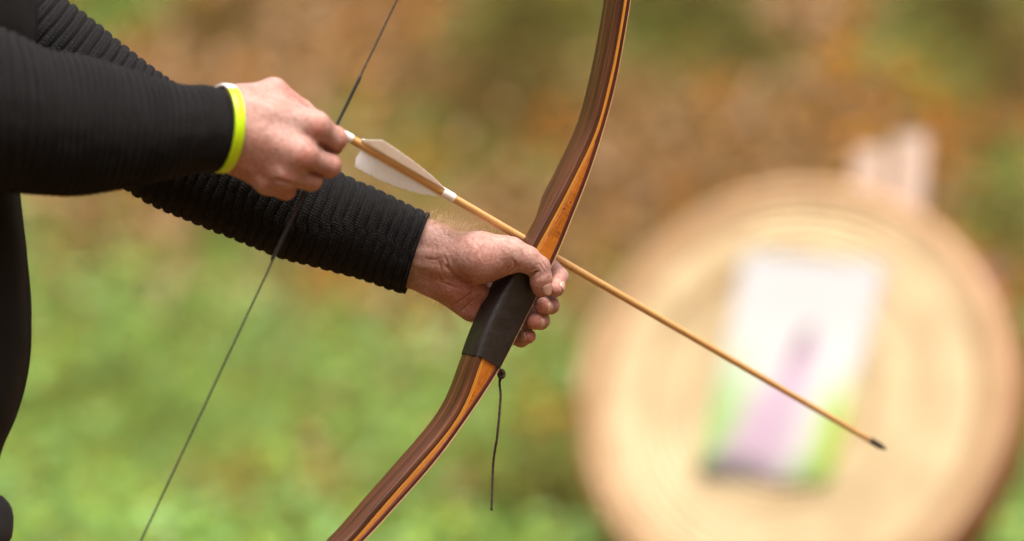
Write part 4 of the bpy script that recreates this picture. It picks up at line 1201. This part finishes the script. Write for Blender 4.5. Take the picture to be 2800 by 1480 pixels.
def join_tubes(name, tubes, material, parent, uv=True):
    V, F, U_, off = [], [], [], 0
    for X, UVv in tubes:
        n, m_ = X.shape[:2]; V.append(X.reshape(-1, 3)); U_.append(UVv.reshape(-1, 2)); F.append(grid_faces(n, m_, True) + off); off += n * m_
    return mesh_obj(name, np.concatenate(V), np.concatenate(F), material, parent, uv=np.concatenate(U_))
sweater = join_tubes('sweater', [(X3, UV3)], M['knit_fine'], person)
sl1 = join_tubes('sleeve', [(X1, UV1)], M['knit'], sweater)
sl2 = join_tubes('sleeve', [(X2, UV2)], M['knit'], sweater)

def strands(name, roots, dirs, length, rad, material, parent, curl=0.4, seg=4, kind=None):
    V, F = [], []; n = len(roots)
    for k in range(3): pass
    rnd = RNG.normal(0, 1, (n, 3)); rnd -= dirs * (rnd * dirs).sum(1)[:, None]; rnd /= np.linalg.norm(rnd, axis=1)[:, None]
    b2 = np.cross(dirs, rnd); rings = []
    L = length * RNG.uniform(0.5, 1.0, n)
    for i in range(seg + 1):
        t = i / seg
        c = roots + dirs * (L * t * (1 - 0.3 * curl * t))[:, None] + rnd * (L * curl * t * t)[:, None] + b2 * (L * curl * 0.4 * math.sin(3 * t))[:, None]
        r = rad * (1 - 0.6 * t)
        for q in range(3):
            a = q * 2 * np.pi / 3
            rings.append(c + (rnd * math.cos(a) + b2 * math.sin(a)) * r)
    V = np.stack(rings, 1).reshape(-1, 3); m_ = 3 * (seg + 1)
    base = (np.arange(n) * m_)[:, None]; Fq = []
    for i in range(seg):
        for q in range(3):
            q2 = (q + 1) % 3
            Fq.append(base + np.array([[i*3+q, i*3+q2, (i+1)*3+q2, (i+1)*3+q]]))
    o = mesh_obj(name, V, np.concatenate(Fq), material, parent)
    if kind: o['kind'] = kind
    return o

def fuzz(X, n, parent, length):
    i = RNG.integers(5, X.shape[0] - 1, n); j = RNG.integers(0, X.shape[1], n)
    p = X[i, j]; du = X[i, (j + 1) % X.shape[1]] - p; ds = X[i + 0, j] - X[i - 1, j]
    nr = np.cross(du, ds); nr /= np.linalg.norm(nr, axis=1)[:, None]
    c = X[i].mean(1); nr *= np.sign(((p - c) * nr).sum(1))[:, None]
    d = nr + RNG.normal(0, 0.55, (n, 3)); d /= np.linalg.norm(d, axis=1)[:, None]
    strands('wool_fuzz', p, d, length, 0.00007, M['fuzz'], parent, 0.6, 3, 'stuff')
fuzz(X1, 16000, sl1, 0.0030); fuzz(X2, 7000, sl2, 0.0032)
fuzz(X3, 9000, sl1, 0.004)

def arm_hair():
    rts, drs = [], []
    me = body.data; co = np.empty(len(me.vertices) * 3); me.vertices.foreach_get('co', co); co = co.reshape(-1, 3)
    no = np.empty(len(me.vertices) * 3); me.vertices.foreach_get('normal', no); no = no.reshape(-1, 3)
    r = co - CAM; z = r @ FW; px = 1400 + FPX * (r @ RT) / z; py = 740 - FPX * (r @ UP) / z
    up = no @ UP; nz = -(no @ FW)
    w = (px > 1150) & (px < 1370) & (up > 0.55) & (nz > -0.7) & (py < 700)
    ii = np.nonzero(w)[0]; wt = np.exp(-((px[ii] - 1215) / 75) ** 2); ii = RNG.choice(ii, 620, replace=False, p=wt / wt.sum())
    d = no[ii] * 0.8 + RT * 0.75 + RNG.normal(0, 0.35, (len(ii), 3)); d /= np.linalg.norm(d, axis=1)[:, None]
    strands('arm_hair', co[ii], d, 0.018, 0.00011, M['hair'], body, 0.7, 7, 'stuff')
    w = (px > 1120) & (px < 1200) & (up < -0.5) & (py > 770)
    ii = RNG.choice(np.nonzero(w)[0], 60, replace=False); d = no[ii] + RT * 0.6 + RNG.normal(0, 0.3, (60, 3)); d /= np.linalg.norm(d, axis=1)[:, None]
    strands('arm_hair', co[ii], d, 0.012, 0.00009, M['hair'], body, 0.7, 6, 'stuff')
arm_hair()

# ---- trousers, shoes and hair (outside the picture but there)
def lower_body():
    gz = float(ground_z(-0.7, 2.66)); V = []
    F = Field((-1.15, 2.36, gz - 0.02), (-0.30, 2.98, 1.10), 0.012); G = F.new()
    c = lambda a, b, ra, rb, k, **kw: cone(F, G, np.array(a), np.array(b), ra, rb, k, **kw)
    hipz = 0.94
    c((-0.70, 2.70, hipz), (-0.82, 2.66, hipz), 0.120, 0.120, 0.05)
    c((-0.665, 2.71, hipz), (-0.60, 2.75, 0.50), 0.108, 0.072, 0.05); c((-0.60, 2.75, 0.50), (-0.58, 2.80, gz + 0.07), 0.072, 0.058, 0.03)
    c((-0.83, 2.65, hipz), (-0.88, 2.60, 0.50), 0.105, 0.072, 0.05); c((-0.88, 2.60, 0.50), (-0.92, 2.62, gz + 0.07), 0.072, 0.058, 0.03)
    c((-0.67, 2.70, 1.03), (-0.80, 2.66, 1.03), 0.10, 0.10, 0.05)
    # pocket bulge at the hip
    c(P(-28, 1400, 90), P(-30, 1460, 88), 0.019, 0.02, 0.02); c(P(-34, 1430, 88), (-0.66, 2.71, 0.93), 0.018, 0.09, 0.03)
    v, q = surface_net(F, G); mesh_obj('trousers', v, q, M['trouser'], person)
    for fx, fy, dx, dy in ((-0.575, 2.79, 0.10, -0.12), (-0.925, 2.61, 0.03, -0.15)):
        F = Field((fx - 0.22, fy - 0.28, gz - 0.03), (fx + 0.28, fy + 0.16, gz + 0.2), 0.008); G = F.new()
        c = lambda a, b, ra, rb, k, **kw: cone(F, G, np.array(a), np.array(b), ra, rb, k, **kw)
        c((fx - dx * 0.5, fy - dy * 0.5, gz + 0.042), (fx + dx * 1.25, fy + dy * 1.25, gz + 0.036), 0.046, 0.042, 0.02)
        c((fx, fy, gz + 0.06), (fx, fy, gz + 0.12), 0.05, 0.05, 0.03)
        v, q = surface_net(F, G); v[:, 2] = np.maximum(v[:, 2], gz - 0.003); mesh_obj('shoe', v, q, M['shoe'], person)
    o = np.array([-0.68, 2.64, 1.75]); fd = nrm(np.array([0.85, 0.52, -0.12])); u = np.array([0, 0, 1.0])
    F = Field(o - 0.2, o + 0.22, 0.007); G = F.new()
    cone(F, G, o + u * 0.075 - fd * 0.045, o + u * 0.085 + fd * 0.02, 0.088, 0.078, 0.03)
    cone(F, G, o + u * 0.03 - fd * 0.07, o - u * 0.03 - fd * 0.06, 0.065, 0.05, 0.03)
    cone(F, G, o + u * 0.0 + fd * 0.10, o + u * 0.03 + fd * 0.12, 0.055, 0.05, 0.02, sub=True)
    v, q = surface_net(F, G); mesh_obj('hair', v, q, M['head_hair'], person)
lower_body()

# ---- wristband on the drawing hand
def wristband():
    a, b = P(592, 236, 160), P(580, 468, 160); c0 = (a + b) / 2
    e1 = (a - b) / 2; h1 = np.linalg.norm(e1); e1 = e1 / h1
    fr = RT * 0.0200 - FW * 0.036            # towards the camera the band slides forward over the hand
    axd = nrm(np.cross(e1, fr)); axd = axd if axd.dot(RT) > 0 else -axd
    root = empty('wristband', c0)
    tag(root, 'neon yellow rubber wristband with white section on the drawing wrist', 'wristband')
    def arc(name, t0, t1, n, material, wid=0.0105, th_=0.0022, grow=0.0):
        t = np.linspace(t0, t1, n); V = []
        wprof = [(-1, 0), (-0.92, 0.75), (-0.6, 1), (0.6, 1), (0.92, 0.75), (1, 0), (0.8, -0.4), (-0.8, -0.4)]
        for x in t:
            rad = e1 * math.cos(x) * h1 + fr * math.sin(x); rn = nrm(rad)
            for w, h in wprof: V.append(c0 + rad + RT * 0.0085 + axd * (w * wid / 2) + rn * (h * th_ + grow))
        k = len(wprof); F = grid_faces(n, k, False).tolist()
        for i in range(n - 1): F.append([i*k + k-1, i*k, (i+1)*k, (i+1)*k + k-1])
        F += [list(range(k))[::-1], [(n-1)*k + i for i in range(k)]]
        o = mesh_obj(name, np.array(V), F, material, root); smooth_by_angle(o, 50); return o
    arc('band', 0.46, 2 * math.pi - 1.2, 110, M['neon'])
    arc('white_section', 2 * math.pi - 1.25, 2 * math.pi + 0.48, 40, M['white_plastic'], grow=0.0003)
wristband()
